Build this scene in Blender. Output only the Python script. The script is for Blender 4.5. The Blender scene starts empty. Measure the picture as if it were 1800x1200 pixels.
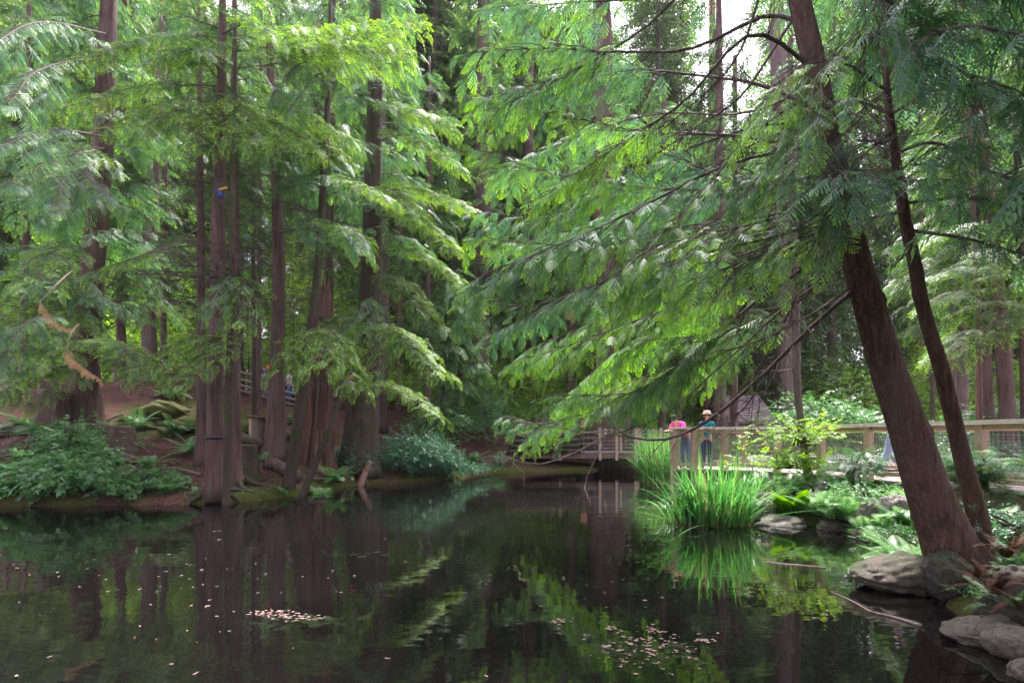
import bpy, math, random
import numpy as np
from mathutils import Vector, Matrix
R = math.radians
rng = np.random.default_rng(7)
random.seed(7)
sc = bpy.context.scene
COL = sc.collection

# ---------------------------------------------------------------- camera, sky, sun, exposure
F, EYE, HOR = 900.0, 1.6, 770.0           # focal length in photo pixels, eye height over the water, horizon row
cam = bpy.data.objects.new('camera', bpy.data.cameras.new('camera'))
COL.objects.link(cam)
cam.location = (0, 0, EYE); cam.rotation_euler = (R(90), 0, 0)
cam.data.sensor_width = 36; cam.data.lens = 18.0; cam.data.shift_y = 170 / 1800
cam.data.clip_start = 0.05; cam.data.clip_end = 2000
sc.camera = cam
SUN_EL, SUN_ROT = 62, 20
w = bpy.data.worlds.new('World'); sc.world = w; w.use_nodes = True
nt = w.node_tree; bg = nt.nodes['Background']
sky = nt.nodes.new('ShaderNodeTexSky'); sky.sky_type = 'NISHITA'; sky.sun_disc = False
sky.sun_elevation = R(SUN_EL); sky.sun_rotation = R(SUN_ROT); sky.air_density = 1.0; sky.dust_density = 4.0; sky.ozone_density = 1.0
hs = nt.nodes.new('ShaderNodeHueSaturation'); hs.inputs['Saturation'].default_value = 0.28; hs.inputs['Value'].default_value = 1.0
nt.links.new(sky.outputs[0], hs.inputs['Color']); ov = nt.nodes.new('ShaderNodeMix'); ov.data_type = 'RGBA'; ov.blend_type = 'MULTIPLY'; ov.inputs[0].default_value = 1; ov.inputs[7].default_value = (1.03, .93, 1.12, 1)   # faint violet of the overcast
nt.links.new(hs.outputs[0], ov.inputs[6]); nt.links.new(ov.outputs[2], bg.inputs[0]); bg.inputs[1].default_value = 0.115
sd = bpy.data.lights.new('sun', 'SUN'); sd.energy = 2.3; sd.angle = R(11); sd.color = (1.0, 0.96, 0.9)
sun = bpy.data.objects.new('sun', sd); COL.objects.link(sun)
# direction towards the sun (azimuth measured from +Y towards +X)
sv = Vector((math.sin(R(SUN_ROT)) * math.cos(R(SUN_EL)), math.cos(R(SUN_ROT)) * math.cos(R(SUN_EL)), math.sin(R(SUN_EL))))
sun.rotation_euler = sv.to_track_quat('Z', 'Y').to_euler()
sc.view_settings.view_transform = 'Standard'; sc.view_settings.look = 'None'; sc.view_settings.gamma = 1
sc.view_settings.exposure = 2.8
cy = sc.cycles
cy.max_bounces = 9; cy.diffuse_bounces = 6; cy.glossy_bounces = 3; cy.transmission_bounces = 4; cy.transparent_max_bounces = 6
cy.sample_clamp_indirect = 4; cy.caustics_reflective = False; cy.caustics_refractive = False

# ---------------------------------------------------------------- helpers
def P(px, py, d):
    return np.array([(px - 900) / F * d, d, EYE - (py - HOR) / F * d])

def tag(o, label=None, cat=None, group=None, kind=None):
    if label: o['label'] = label
    if cat: o['category'] = cat
    if group: o['group'] = group
    if kind: o['kind'] = kind
    return o

def empty(name, loc, label=None, cat=None, group=None):
    o = bpy.data.objects.new(name, None); COL.objects.link(o); o.location = Vector([float(c) for c in loc]); o.empty_display_size = .2
    return tag(o, label, cat, group)

class Geo:
    """collects quads/tris: vertices, faces (quads, tri = repeated last index), tint, material index"""
    def __init__(s): s.V = []; s.Fq = []; s.T = []; s.M = []; s.n = 0
    def add(s, V, Q, tint=None, mi=0):
        V = np.asarray(V, float).reshape(-1, 3); Q = np.asarray(Q, int).reshape(-1, 4)
        s.V.append(V); s.Fq.append(Q + s.n); s.n += len(V)
        if tint is None: tint = np.zeros((len(V), 3))
        else: tint = np.broadcast_to(np.asarray(tint, float), (len(V), 3))
        s.T.append(tint); s.M.append(np.full(len(Q), mi, int))
    def build(s, name, mats, parent=None, loc=(0, 0, 0), smooth=True):
        V = np.concatenate(s.V) if s.V else np.zeros((0, 3)); Q = np.concatenate(s.Fq); T = np.concatenate(s.T); M = np.concatenate(s.M)
        V = V - np.asarray(loc, float)
        me = bpy.data.meshes.new(name)
        tri = Q[:, 2] == Q[:, 3]
        cnt = np.where(tri, 3, 4)
        idx = Q.ravel()[np.stack([np.ones(len(Q), bool)] * 3 + [~tri], 1).ravel()]
        start = np.concatenate([[0], np.cumsum(cnt)[:-1]])
        me.vertices.add(len(V)); me.vertices.foreach_set('co', V.astype(np.float32).ravel())
        me.loops.add(len(idx)); me.loops.foreach_set('vertex_index', idx.astype(np.int32))
        me.polygons.add(len(Q)); me.polygons.foreach_set('loop_start', start.astype(np.int32))
        me.polygons.foreach_set('loop_total', cnt.astype(np.int32))
        me.polygons.foreach_set('material_index', M.astype(np.int32))
        me.polygons.foreach_set('use_smooth', np.full(len(Q), smooth, bool))
        a = me.attributes.new('tint', 'FLOAT_VECTOR', 'POINT'); a.data.foreach_set('vector', T.astype(np.float32).ravel())
        for m in (mats if isinstance(mats, (list, tuple)) else [mats]): me.materials.append(m)
        me.update(calc_edges=True); me.validate()
        o = bpy.data.objects.new(name, me); COL.objects.link(o)
        if parent is not None:
            o.parent = parent; o.location = Vector([float(c) for c in loc]) - parent.location
        else: o.location = Vector([float(c) for c in loc])
        return o

def nrm(v): v = np.asarray(v, float); return v / (np.linalg.norm(v, axis=-1, keepdims=True) + 1e-9)

def tube(g, pts, rad, sides=6, mi=0, tint=(0, .5, 0), cap=True, radfn=None):
    pts = np.asarray(pts, float); rad = np.broadcast_to(np.asarray(rad, float), (len(pts),)); k = len(pts)
    tan = nrm(np.gradient(pts, axis=0))
    ref = np.array([0, 0, 1.]) if abs(tan[:, 2]).mean() < .8 else np.array([0, 1., 0])
    a = nrm(np.cross(tan, ref)); b = np.cross(tan, a)
    th = np.linspace(0, 2 * np.pi, sides, endpoint=False)
    rr = rad[:, None] * np.ones(sides)
    if radfn is not None: rr = rr * radfn(np.arange(k)[:, None] / max(1, k - 1), th[None, :])
    V = pts[:, None] + rr[..., None] * (np.cos(th)[None, :, None] * a[:, None] + np.sin(th)[None, :, None] * b[:, None])
    i = np.arange(k - 1)[:, None] * sides; j = np.arange(sides)[None]; j2 = (j + 1) % sides
    Q = np.stack([i + j, i + j2, i + sides + j2, i + sides + j], -1).reshape(-1, 4)
    V = V.reshape(-1, 3)
    if cap:
        n = len(V); V = np.vstack([V, pts[0], pts[-1]])
        jj = np.arange(sides); c0 = np.stack([(jj + 1) % sides, jj, np.full(sides, n), np.full(sides, n)], 1)
        o = (k - 1) * sides; c1 = np.stack([o + jj, o + (jj + 1) % sides, np.full(sides, n + 1), np.full(sides, n + 1)], 1)
        Q = np.vstack([Q, c0, c1])
    g.add(V, Q, tint, mi)

def box(g, c, s, rz=0, mi=0, tint=(0, .5, 0), bev=0.0, M=None):
    x, y, z = np.asarray(s) / 2.
    V = np.array([[sx * x, sy * y, sz * z] for sz in (-1, 1) for sx, sy in ((-1, -1), (1, -1), (1, 1), (-1, 1))])
    if M is not None: V = V @ np.asarray(M).T
    else:
        ca, sa = math.cos(rz), math.sin(rz); V = V @ np.array([[ca, sa, 0], [-sa, ca, 0], [0, 0, 1]])
    V = V + np.asarray(c)
    Q = [[3, 2, 1, 0], [4, 5, 6, 7], [0, 1, 5, 4], [1, 2, 6, 5], [2, 3, 7, 6], [3, 0, 4, 7]]
    g.add(V, Q, tint, mi)

def beam(g, a, b, wd, th, mi=0, tint=(0, .5, 0)):
    """box from a to b, wd horizontal width, th vertical thickness"""
    a = np.asarray(a, float); b = np.asarray(b, float); L = np.linalg.norm(b - a); x = (b - a) / L
    if abs(x[2]) > .98: y = np.array([0, 1., 0])
    else: y = nrm(np.cross([0, 0, 1.], x))
    z = np.cross(x, y)
    box(g, (a + b) / 2, (L, wd, th), M=np.stack([x, y, z], 1), mi=mi, tint=tint)

def curve(pts, n):
    """Catmull-Rom through rows of pts (any columns)"""
    pts = np.asarray(pts, float); k = len(pts)
    if k == 2: t = np.linspace(0, 1, n)[:, None]; return pts[0] * (1 - t) + pts[1] * t
    e = np.vstack([2 * pts[0] - pts[1], pts, 2 * pts[-1] - pts[-2]])
    out = []
    for u in np.linspace(0, k - 1, n):
        i = min(int(u), k - 2); t = u - i; p0, p1, p2, p3 = e[i:i + 4]
        out.append(.5 * ((2 * p1) + (-p0 + p2) * t + (2 * p0 - 5 * p1 + 4 * p2 - p3) * t * t + (-p0 + 3 * p1 - 3 * p2 + p3) * t ** 3))
    return np.array(out)

# ---------------------------------------------------------------- materials
def nodes(name):
    m = bpy.data.materials.new(name); m.use_nodes = True; t = m.node_tree
    return m, t, t.nodes['Principled BSDF'], t.nodes['Material Output']
def N(t, kind, **kw):
    n = t.nodes.new(kind)
    for k, v in kw.items():
        if k in n.inputs.keys(): n.inputs[k].default_value = v
        else: setattr(n, k, v)
    return n
def ramp(t, fac, stops):
    r = t.nodes.new('ShaderNodeValToRGB'); e = r.color_ramp.elements
    while len(e) < len(stops): e.new(.5)
    for q, (p, c) in zip(e, stops): q.position = p; q.color = (*c, 1)
    t.links.new(fac, r.inputs[0]); return r.outputs[0]
def noise(t, scale, detail=4, rough=.6, stretch=None, coord='Object'):
    tc = t.nodes.new('ShaderNodeTexCoord'); n = t.nodes.new('ShaderNodeTexNoise')
    n.inputs['Scale'].default_value = scale; n.inputs['Detail'].default_value = detail; n.inputs['Roughness'].default_value = rough
    if stretch:
        mp = t.nodes.new('ShaderNodeMapping'); mp.inputs['Scale'].default_value = stretch
        t.links.new(tc.outputs[coord], mp.inputs[0]); t.links.new(mp.outputs[0], n.inputs['Vector'])
    else: t.links.new(tc.outputs[coord], n.inputs['Vector'])
    return n.outputs['Fac']
def bump(t, h, strength=.5, dist=.02):
    b = t.nodes.new('ShaderNodeBump'); b.inputs['Strength'].default_value = strength; b.inputs['Distance'].default_value = dist
    t.links.new(h, b.inputs['Height']); return b.outputs[0]
def mixc(t, fac, a, b, mode='MIX'):
    m = t.nodes.new('ShaderNodeMix'); m.data_type = 'RGBA'; m.blend_type = mode
    for s, v in ((0, fac), (6, a), (7, b)):
        if isinstance(v, (int, float)): m.inputs[s].default_value = v
        elif isinstance(v, tuple): m.inputs[s].default_value = (*v, 1)
        else: t.links.new(v, m.inputs[s])
    return m.outputs[2]

def foliage_mat(name, base, tip, dead=(.10, .06, .04), rough=.45, trans=.35, spec=.5, objvar=.35):
    m, t, p, out = nodes(name)
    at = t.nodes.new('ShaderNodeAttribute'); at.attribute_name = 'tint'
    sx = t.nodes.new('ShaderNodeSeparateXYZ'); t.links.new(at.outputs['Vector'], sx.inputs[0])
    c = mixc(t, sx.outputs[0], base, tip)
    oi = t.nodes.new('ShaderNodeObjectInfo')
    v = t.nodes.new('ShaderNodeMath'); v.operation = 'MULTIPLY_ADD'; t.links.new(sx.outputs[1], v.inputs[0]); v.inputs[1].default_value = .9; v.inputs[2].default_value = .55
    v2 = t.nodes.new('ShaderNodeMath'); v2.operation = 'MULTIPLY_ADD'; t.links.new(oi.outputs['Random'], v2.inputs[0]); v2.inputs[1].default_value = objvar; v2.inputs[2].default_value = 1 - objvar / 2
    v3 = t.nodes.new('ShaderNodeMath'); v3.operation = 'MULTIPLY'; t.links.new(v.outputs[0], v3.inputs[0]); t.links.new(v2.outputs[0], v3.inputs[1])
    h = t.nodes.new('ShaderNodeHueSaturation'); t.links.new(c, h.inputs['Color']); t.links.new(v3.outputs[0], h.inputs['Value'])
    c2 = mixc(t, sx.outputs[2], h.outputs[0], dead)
    t.links.new(c2, p.inputs['Base Color']); p.inputs['Roughness'].default_value = rough; p.inputs['Specular IOR Level'].default_value = spec
    tr = t.nodes.new('ShaderNodeBsdfTranslucent')
    hy = t.nodes.new('ShaderNodeHueSaturation'); hy.inputs['Hue'].default_value = .49; hy.inputs['Saturation'].default_value = 1.1; hy.inputs['Value'].default_value = 1.5
    t.links.new(c2, hy.inputs['Color']); t.links.new(hy.outputs[0], tr.inputs[0])
    mx = t.nodes.new('ShaderNodeMixShader'); mx.inputs[0].default_value = trans
    t.links.new(p.outputs[0], mx.inputs[1]); t.links.new(tr.outputs[0], mx.inputs[2]); t.links.new(mx.outputs[0], out.inputs[0])
    return m

M = {}
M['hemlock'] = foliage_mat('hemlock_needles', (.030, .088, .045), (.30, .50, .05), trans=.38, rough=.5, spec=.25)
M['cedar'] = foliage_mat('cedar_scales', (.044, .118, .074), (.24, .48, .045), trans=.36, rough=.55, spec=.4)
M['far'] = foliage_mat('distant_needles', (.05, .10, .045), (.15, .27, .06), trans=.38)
M['broad'] = foliage_mat('broad_leaves', (.10, .23, .035), (.27, .45, .05), trans=.42, rough=.4)
M['bushleaf'] = foliage_mat('bush_leaves', (.045, .145, .05), (.14, .32, .09), trans=.3, rough=.35)
M['salal'] = foliage_mat('salal_leaves', (.045, .15, .075), (.13, .30, .15), trans=.25, rough=.42, spec=.5)
M['fern'] = foliage_mat('fern_fronds', (.045, .13, .055), (.14, .29, .08), trans=.3, rough=.45)
M['fernlight'] = foliage_mat('light_fern_fronds', (.09, .22, .085), (.22, .42, .13), trans=.35, rough=.45)
M['reed'] = foliage_mat('reed_blades', (.03, .14, .035), (.14, .34, .08), dead=(.25, .17, .08), trans=.35, rough=.3, spec=.7)
M['weed'] = foliage_mat('water_weed', (.012, .028, .006), (.05, .09, .012), trans=.2, rough=.4, spec=.2)
M['reedlight'] = foliage_mat('light_reed_blades', (.07, .22, .06), (.22, .42, .12), dead=(.3, .22, .1), trans=.42, rough=.35)
M['cabbage'] = foliage_mat('skunk_cabbage_leaf', (.06, .20, .02), (.16, .34, .03), trans=.4, rough=.35)
M['deadfrond'] = foliage_mat('dead_orange_frond', (.42, .22, .06), (.6, .36, .10), trans=.25)
M['deadfern'] = foliage_mat('dead_brown_fern', (.035, .016, .010), (.08, .036, .022), trans=.05, spec=.08, rough=.8)

def bark_mat(name, dark, light, moss=0.0, scale=9, streak=.09, bstr=.9):
    m, t, p, out = nodes(name)
    n1 = noise(t, scale, 8, .68, (1, 1, streak)); n2 = noise(t, 2.2, 4, .6, (1, 1, .5)); n3 = noise(t, 60, 3, .7, (1, 1, .3))
    c = ramp(t, n1, [(.36, tuple(x * .28 for x in dark)), (.47, dark), (.64, light)])
    c = mixc(t, .35, c, ramp(t, n3, [(.3, dark), (.75, tuple(min(1, x * 1.5) for x in light))]))
    grey = ramp(t, n2, [(.45, (0, 0, 0)), (.75, (1, 1, 1))])
    c = mixc(t, grey, c, tuple(.5 * (a + .8 * b) for a, b in zip(light, (.14, .12, .11))))
    if moss:
        n4 = noise(t, 3.5, 6, .7); f = ramp(t, n4, [(.62 - moss * .25, (0, 0, 0)), (.75 - moss * .25, (1, 1, 1))])
        c = mixc(t, f, c, (.045, .065, .015))
    t.links.new(c, p.inputs['Base Color']); p.inputs['Roughness'].default_value = .85; p.inputs['Specular IOR Level'].default_value = .25
    mm = t.nodes.new('ShaderNodeMath'); mm.operation = 'ADD'; t.links.new(n1, mm.inputs[0]); t.links.new(n3, mm.inputs[1])
    t.links.new(bump(t, mm.outputs[0], bstr, .035), p.inputs['Normal'])
    return m
M['bark'] = bark_mat('red_brown_bark', (.078, .045, .036), (.19, .12, .10))
M['bark2'] = bark_mat('pinkish_bark', (.10, .066, .060), (.21, .15, .135))
M['bark3'] = bark_mat('dark_mossy_bark', (.045, .032, .024), (.105, .075, .055), moss=.5)
M['barkl'] = bark_mat('leaning_trunk_bark', (.062, .034, .025), (.20, .118, .084), moss=.12, scale=24, streak=.10, bstr=1.0)
M['snag'] = bark_mat('weathered_red_wood', (.09, .045, .03), (.30, .17, .12), scale=7, streak=.04, bstr=1)
M['twig'] = bark_mat('twig_bark', (.07, .048, .042), (.15, .11, .095), scale=20)
M['deadtwig'] = bark_mat('pale_dead_twig', (.14, .10, .085), (.30, .23, .2), scale=20)

def wood_mat(name, a, b, scale=6, rough=.7):
    m, t, p, out = nodes(name)
    n = noise(t, scale, 6, .7, (1, 1, 1)); n2 = noise(t, 45, 3, .6)
    c = ramp(t, n, [(.3, a), (.7, b)]); c = mixc(t, .25, c, ramp(t, n2, [(.35, tuple(x * .6 for x in a)), (.6, b)]))
    t.links.new(c, p.inputs['Base Color']); p.inputs['Roughness'].default_value = rough
    t.links.new(bump(t, n2, .3, .005), p.inputs['Normal']); return m
M['timber'] = wood_mat('pale_treated_timber', (.36, .25, .165), (.52, .38, .26))
M['caprail'] = wood_mat('sun_bleached_timber', (.62, .53, .46), (.80, .71, .63))
M['deck'] = wood_mat('grey_deck_timber', (.24, .20, .18), (.42, .36, .33))
M['railwood'] = wood_mat('weathered_rail', (.13, .10, .085), (.24, .19, .17))
M['oldwood'] = wood_mat('old_brown_timber', (.10, .065, .045), (.22, .15, .11))
M['shingle'] = wood_mat('weathered_shingle', (.075, .05, .05), (.17, .12, .115), scale=12)
def plain(name, col, rough=.6, metal=0, var=.12):
    m, t, p, out = nodes(name)
    n = noise(t, 9, 4); c = ramp(t, n, [(.3, tuple(x * (1 - var) for x in col)), (.7, tuple(min(1, x * (1 + var)) for x in col))])
    t.links.new(c, p.inputs['Base Color']); p.inputs['Roughness'].default_value = rough; p.inputs['Metallic'].default_value = metal; return m
M['wire'] = plain('galvanised_wire', (.30, .29, .30), .4, .6)
M['rope'] = plain('black_strap', (.02, .02, .03), .6)
M['orange'] = plain('orange_strap', (.7, .12, .03), .6)
M['yellow'] = plain('yellow_strap', (.75, .42, .02), .6)
M['blue'] = plain('blue_strap', (.03, .07, .35), .6)
M['white'] = plain('white_sign', (.75, .75, .75), .5)
M['signred'] = plain('red_brown_sign', (.45, .16, .10), .6)

def rock_mat(name, a, b, moss, mc=(.035, .045, .014)):
    m, t, p, out = nodes(name)
    n = noise(t, 4, 7, .65); n2 = noise(t, 40, 4, .7)
    c = ramp(t, n, [(.3, a), (.7, b)]); n5 = noise(t, 14, 8, .8); c = mixc(t, .55, c, ramp(t, n2, [(.4, tuple(x * .35 for x in a)), (.6, tuple(x * 1.25 for x in b))])); c = mixc(t, ramp(t, n5, [(.58, (0, 0, 0)), (.66, (.7, .7, .7))]), c, tuple(x * 1.35 for x in b)); c = mixc(t, ramp(t, n5, [(.34, (.8, .8, .8)), (.42, (0, 0, 0))]), c, tuple(x * .35 for x in a))
    g = t.nodes.new('ShaderNodeNewGeometry'); s = t.nodes.new('ShaderNodeSeparateXYZ'); t.links.new(g.outputs['Normal'], s.inputs[0])
    n3 = noise(t, 2.5, 6, .7)
    ad = t.nodes.new('ShaderNodeMath'); ad.operation = 'MULTIPLY_ADD'; t.links.new(s.outputs[2], ad.inputs[0]); ad.inputs[1].default_value = .25; t.links.new(n3, ad.inputs[2])
    f = ramp(t, ad.outputs[0], [(.85 - moss * .45, (0, 0, 0)), (1.0 - moss * .45, (1, 1, 1))])
    c = mixc(t, f, c, mc); t.links.new(c, p.inputs['Base Color']); p.inputs['Roughness'].default_value = .85
    t.links.new(bump(t, n5, .8, .03), p.inputs['Normal']); return m
M['rock'] = rock_mat('lichen_boulder', (.055, .045, .034), (.135, .112, .082), .45)
M['rockpale'] = rock_mat('pale_boulder', (.13, .11, .098), (.25, .22, .2), .25)
M['rockdark'] = rock_mat('mossy_boulder', (.03, .026, .02), (.075, .063, .048), .7)

M['mossrock'] = rock_mat('deep_moss_on_wood', (.03, .022, .015), (.07, .05, .03), 1.15, (.085, .10, .018))
def ground_mat():
    m, t, p, out = nodes('needle_litter_ground')
    n = noise(t, 1.3, 8, .7); n2 = noise(t, 22, 6, .75); n3 = noise(t, .45, 5, .65)
    c = ramp(t, n2, [(.36, (.016, .008, .007)), (.5, (.11, .047, .040)), (.66, (.26, .14, .12))])
    c = mixc(t, ramp(t, n, [(.45, (0, 0, 0)), (.75, (.7, .7, .7))]), c, (.06, .034, .026))
    at = t.nodes.new('ShaderNodeAttribute'); at.attribute_name = 'tint'; sx = t.nodes.new('ShaderNodeSeparateXYZ'); t.links.new(at.outputs['Vector'], sx.inputs[0])
    a1 = t.nodes.new('ShaderNodeMath'); a1.operation = 'ADD'; t.links.new(n3, a1.inputs[0]); t.links.new(sx.outputs[0], a1.inputs[1])
    mossc = ramp(t, n2, [(.3, (.028, .035, .008)), (.7, (.11, .125, .025))])
    a2 = t.nodes.new('ShaderNodeMath'); a2.operation = 'MULTIPLY_ADD'; t.links.new(n2, a2.inputs[0]); a2.inputs[1].default_value = .35; t.links.new(a1.outputs[0], a2.inputs[2])
    c = mixc(t, ramp(t, a2.outputs[0], [(.70, (0, 0, 0)), (.86, (1, 1, 1))]), c, mossc)
    t.links.new(c, p.inputs['Base Color']); p.inputs['Roughness'].default_value = .95; p.inputs['Specular IOR Level'].default_value = .15
    t.links.new(bump(t, n2, 1.0, .07), p.inputs['Normal']); return m
M['ground'] = ground_mat()
def water_mat():
    m, t, p, out = nodes('dark_pond_water')
    p.inputs['Roughness'].default_value = .02; p.inputs['IOR'].default_value = 1.85
    n = noise(t, 1.1, 3, .5, (1, 2.2, 1)); n2 = noise(t, 6, 2, .5, (.6, 1.6, 1))
    mm = t.nodes.new('ShaderNodeMath'); mm.operation = 'MULTIPLY_ADD'; t.links.new(n2, mm.inputs[0]); mm.inputs[1].default_value = .14; t.links.new(n, mm.inputs[2])
    t.links.new(bump(t, mm.outputs[0], .25, .017), p.inputs['Normal'])
    c = ramp(t, noise(t, .7, 4), [(.35, (.0030, .0028, .0026)), (.7, (.0060, .0050, .0048))]); t.links.new(c, p.inputs['Base Color'])
    return m
M['water'] = water_mat()

# ---------------------------------------------------------------- ground and pond
POND = np.array([(-60, -30), (-22, 4), (-14.5, 11.2), (-12, 11.9), (-9.5, 12.15), (-7.3, 12.45), (-6.5, 13.1), (-6.0, 14.3), (-5.6, 16.2), (-5.0, 17.8),
                 (-3.8, 18.4), (-2.3, 20), (-1.7, 22.6), (.3, 24.1), (2.5, 24.9), (4.2, 25.3), (5.2, 29), (8.0, 29), (8.2, 24.5), (8.6, 20), (7.3, 16.5), (5.6, 14.4),
                 (4.9, 12.6), (4.3, 11.4), (3.9, 10.4), (4.6, 9.75), (5.5, 9.5), (5.9, 8.7), (5.7, 7.6), (5.3, 6.6), (4.75, 5.8), (4.35, 5.15), (3.95, 4.4),
                 (3.55, 3.6), (3.25, 2.5), (3.3, -30)], float)
def pond_sd(x, y):
    p = np.stack([x, y], -1)[..., None, :]; a = POND; b = np.roll(POND, -1, 0); ab = b - a
    t = np.clip(((p - a) * ab).sum(-1) / (ab ** 2).sum(-1), 0, 1)
    d = np.sqrt((((p - a) - t[..., None] * ab) ** 2).sum(-1)).min(-1)
    X = x[..., None]; Y = y[..., None]
    c = ((a[:, 1] > Y) != (b[:, 1] > Y)) & (X < (b[:, 0] - a[:, 0]) * (Y - a[:, 1]) / (b[:, 1] - a[:, 1] + 1e-12) + a[:, 0])
    return np.where(c.sum(-1) % 2 == 1, -d, d)
def sst(a, b, x): t = np.clip((x - a) / (b - a), 0, 1); return t * t * (3 - 2 * t)
def wav(x, y):
    return (np.sin(x * 1.3 + 2 * np.sin(y * .7)) * np.cos(y * 1.1 + 1.5 * np.sin(x * .5)) * .6 + np.sin(x * 3.1 + y * 1.7) * np.cos(y * 2.9 - x * 1.3) * .25 + np.sin(x * 7.3 - y * 4.1) * np.cos(y * 6.7 + x * 5.3) * .16 + np.sin(x * 13.1 + y * 8.3) * np.cos(y * 15.7 - x * 9.1) * .08)
def hz(x, y):
    x = np.asarray(x, float); y = np.asarray(y, float)
    d = pond_sd(x, y) + .07 * np.sin(x * 5.3 + 2 * np.sin(y * 2.1)) * np.sin(y * 4.7 + x) + .04 * np.sin(x * 11 + y * 3) * np.sin(y * 13 - x * 2); o = np.maximum(d, 0)
    left = np.minimum(.31 * o, 3.7 + .03 * o)
    right = np.minimum(.2 * o, .5) * (.35 + .65 * sst(5.5, 8, y))
    k = sst(2.2, -.5, x)
    slope = left * k + right * (1 - k)
    amp = (.10 + .14 * k) * sst(0, 1.5, o)
    land = .10 * sst(0, .12, o) + slope + wav(x, y) * amp
    return np.where(d > 0, land, -np.minimum(.9, .05 + .7 * -d))
def gz(x, y): return float(hz(np.array([x]), np.array([y]))[0])

ax = np.concatenate([np.linspace(-320, -42, 22)[:-1], np.arange(-42, -16, .6), np.arange(-16, 14, .16), np.arange(14, 42, .6), np.linspace(42, 320, 22)])
ay = np.concatenate([np.linspace(-60, -2, 14)[:-1], np.arange(-2, 28, .16), np.arange(28, 60, .6), np.linspace(60, 420, 26)])
GX, GY = np.meshgrid(ax, ay); GZ = np.concatenate([hz(GX[i:i + 20], GY[i:i + 20]) for i in range(0, len(ay), 20)])
nx, ny = len(ax), len(ay); i = np.arange(ny - 1)[:, None] * nx; j = np.arange(nx - 1)[None]
Q = np.stack([i + j, i + j + 1, i + nx + j + 1, i + nx + j], -1).reshape(-1, 4)
SD = np.concatenate([pond_sd(GX[i:i + 20], GY[i:i + 20]) for i in range(0, len(ay), 20)])
mossy = .16 * sst(1.2, 0, SD) + np.where(GX > 3, .05, 0) + .12 * np.exp(-((GX + 12) ** 2 + (GY - 20) ** 2) / 16) + .1 * np.exp(-((GX + 7) ** 2 + (GY - 13) ** 2) / 1.5)
g = Geo(); g.add(np.stack([GX, GY, GZ], -1).reshape(-1, 3), Q, np.stack([mossy, mossy * 0, mossy * 0], -1).reshape(-1, 3))
tag(g.build('ground', M['ground']), kind='structure')
g = Geo(); wx = np.linspace(-70, 12, 60); wy = np.linspace(-32, 30, 50); WX, WY = np.meshgrid(wx, wy); nx = 60
i = np.arange(49)[:, None] * nx; j = np.arange(59)[None]
g.add(np.stack([WX, WY, WX * 0], -1).reshape(-1, 3), np.stack([i + j, i + j + 1, i + nx + j + 1, i + nx + j], -1).reshape(-1, 4))
tag(g.build('water', M['water']), kind='structure')

# ---------------------------------------------------------------- foliage templates (unit length along +X, flat in XY)
def leafq(V, Qs, T, p, d, L, W, tint, up=(0, 0, 1), k=.42, fold=0):
    d = nrm(d); s = nrm(np.cross(np.asarray(up, float), d)); n = len(V); p = np.asarray(p, float)
    m = p + d * L * k; f = np.cross(d, s) * fold * W
    V += [p, m + s * W / 2 + f, p + d * L, m - s * W / 2 + f]; Qs.append([n, n + 3, n + 2, n + 1]); T += [tint] * 4
def tpl_cedar(seed, n=10, m=4, wide=.036, droop=.16, hang=.30):
    r = np.random.default_rng(seed); V, Qs, T = [], [], []
    c = lambda t: np.array([t, .04 * math.sin(3 * t + seed), -droop * t * t])
    for a in range(8):
        leafq(V, Qs, T, c(a / 8), c((a + 1) / 8) - c(a / 8), .16, .012, (.2, .4, .75))
    for sgn in (-1, 1):
        for i in range(n):
            t = (i + .5 + .4 * (sgn > 0)) / n; l = (.40 * (1 - t) ** .75 * min(1, .45 + t * 3) + .05) * r.uniform(.8, 1.15)
            ang = R(38 + r.uniform(-10, 10)); hg = hang * r.uniform(.6, 1.3)
            d0 = np.array([math.cos(ang), sgn * math.sin(ang), -.15]); p0 = c(t)
            q = lambda u: p0 + d0 * l * u + np.array([.12 * l * u * u, 0, -hg * l * u * u])
            for k in range(m):
                u = (k + .3) / m; dd = nrm(q(u + .05) - q(u)); sd = np.array([-dd[1], dd[0], 0])
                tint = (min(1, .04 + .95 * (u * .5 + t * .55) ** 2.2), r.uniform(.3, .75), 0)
                leafq(V, Qs, T, q(u), dd, l / m * 1.25, wide, tint)
                ll = .055 * (1 - .45 * u) * (.6 + .6 * (1 - t))
                for s2 in (-1, 1):
                    leafq(V, Qs, T, q(u), dd * .9 + sd * s2 * .6 + np.array([0, 0, -.18]), ll, wide * .6, tint)
    return np.array(V), np.array(Qs), np.array(T)
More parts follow.
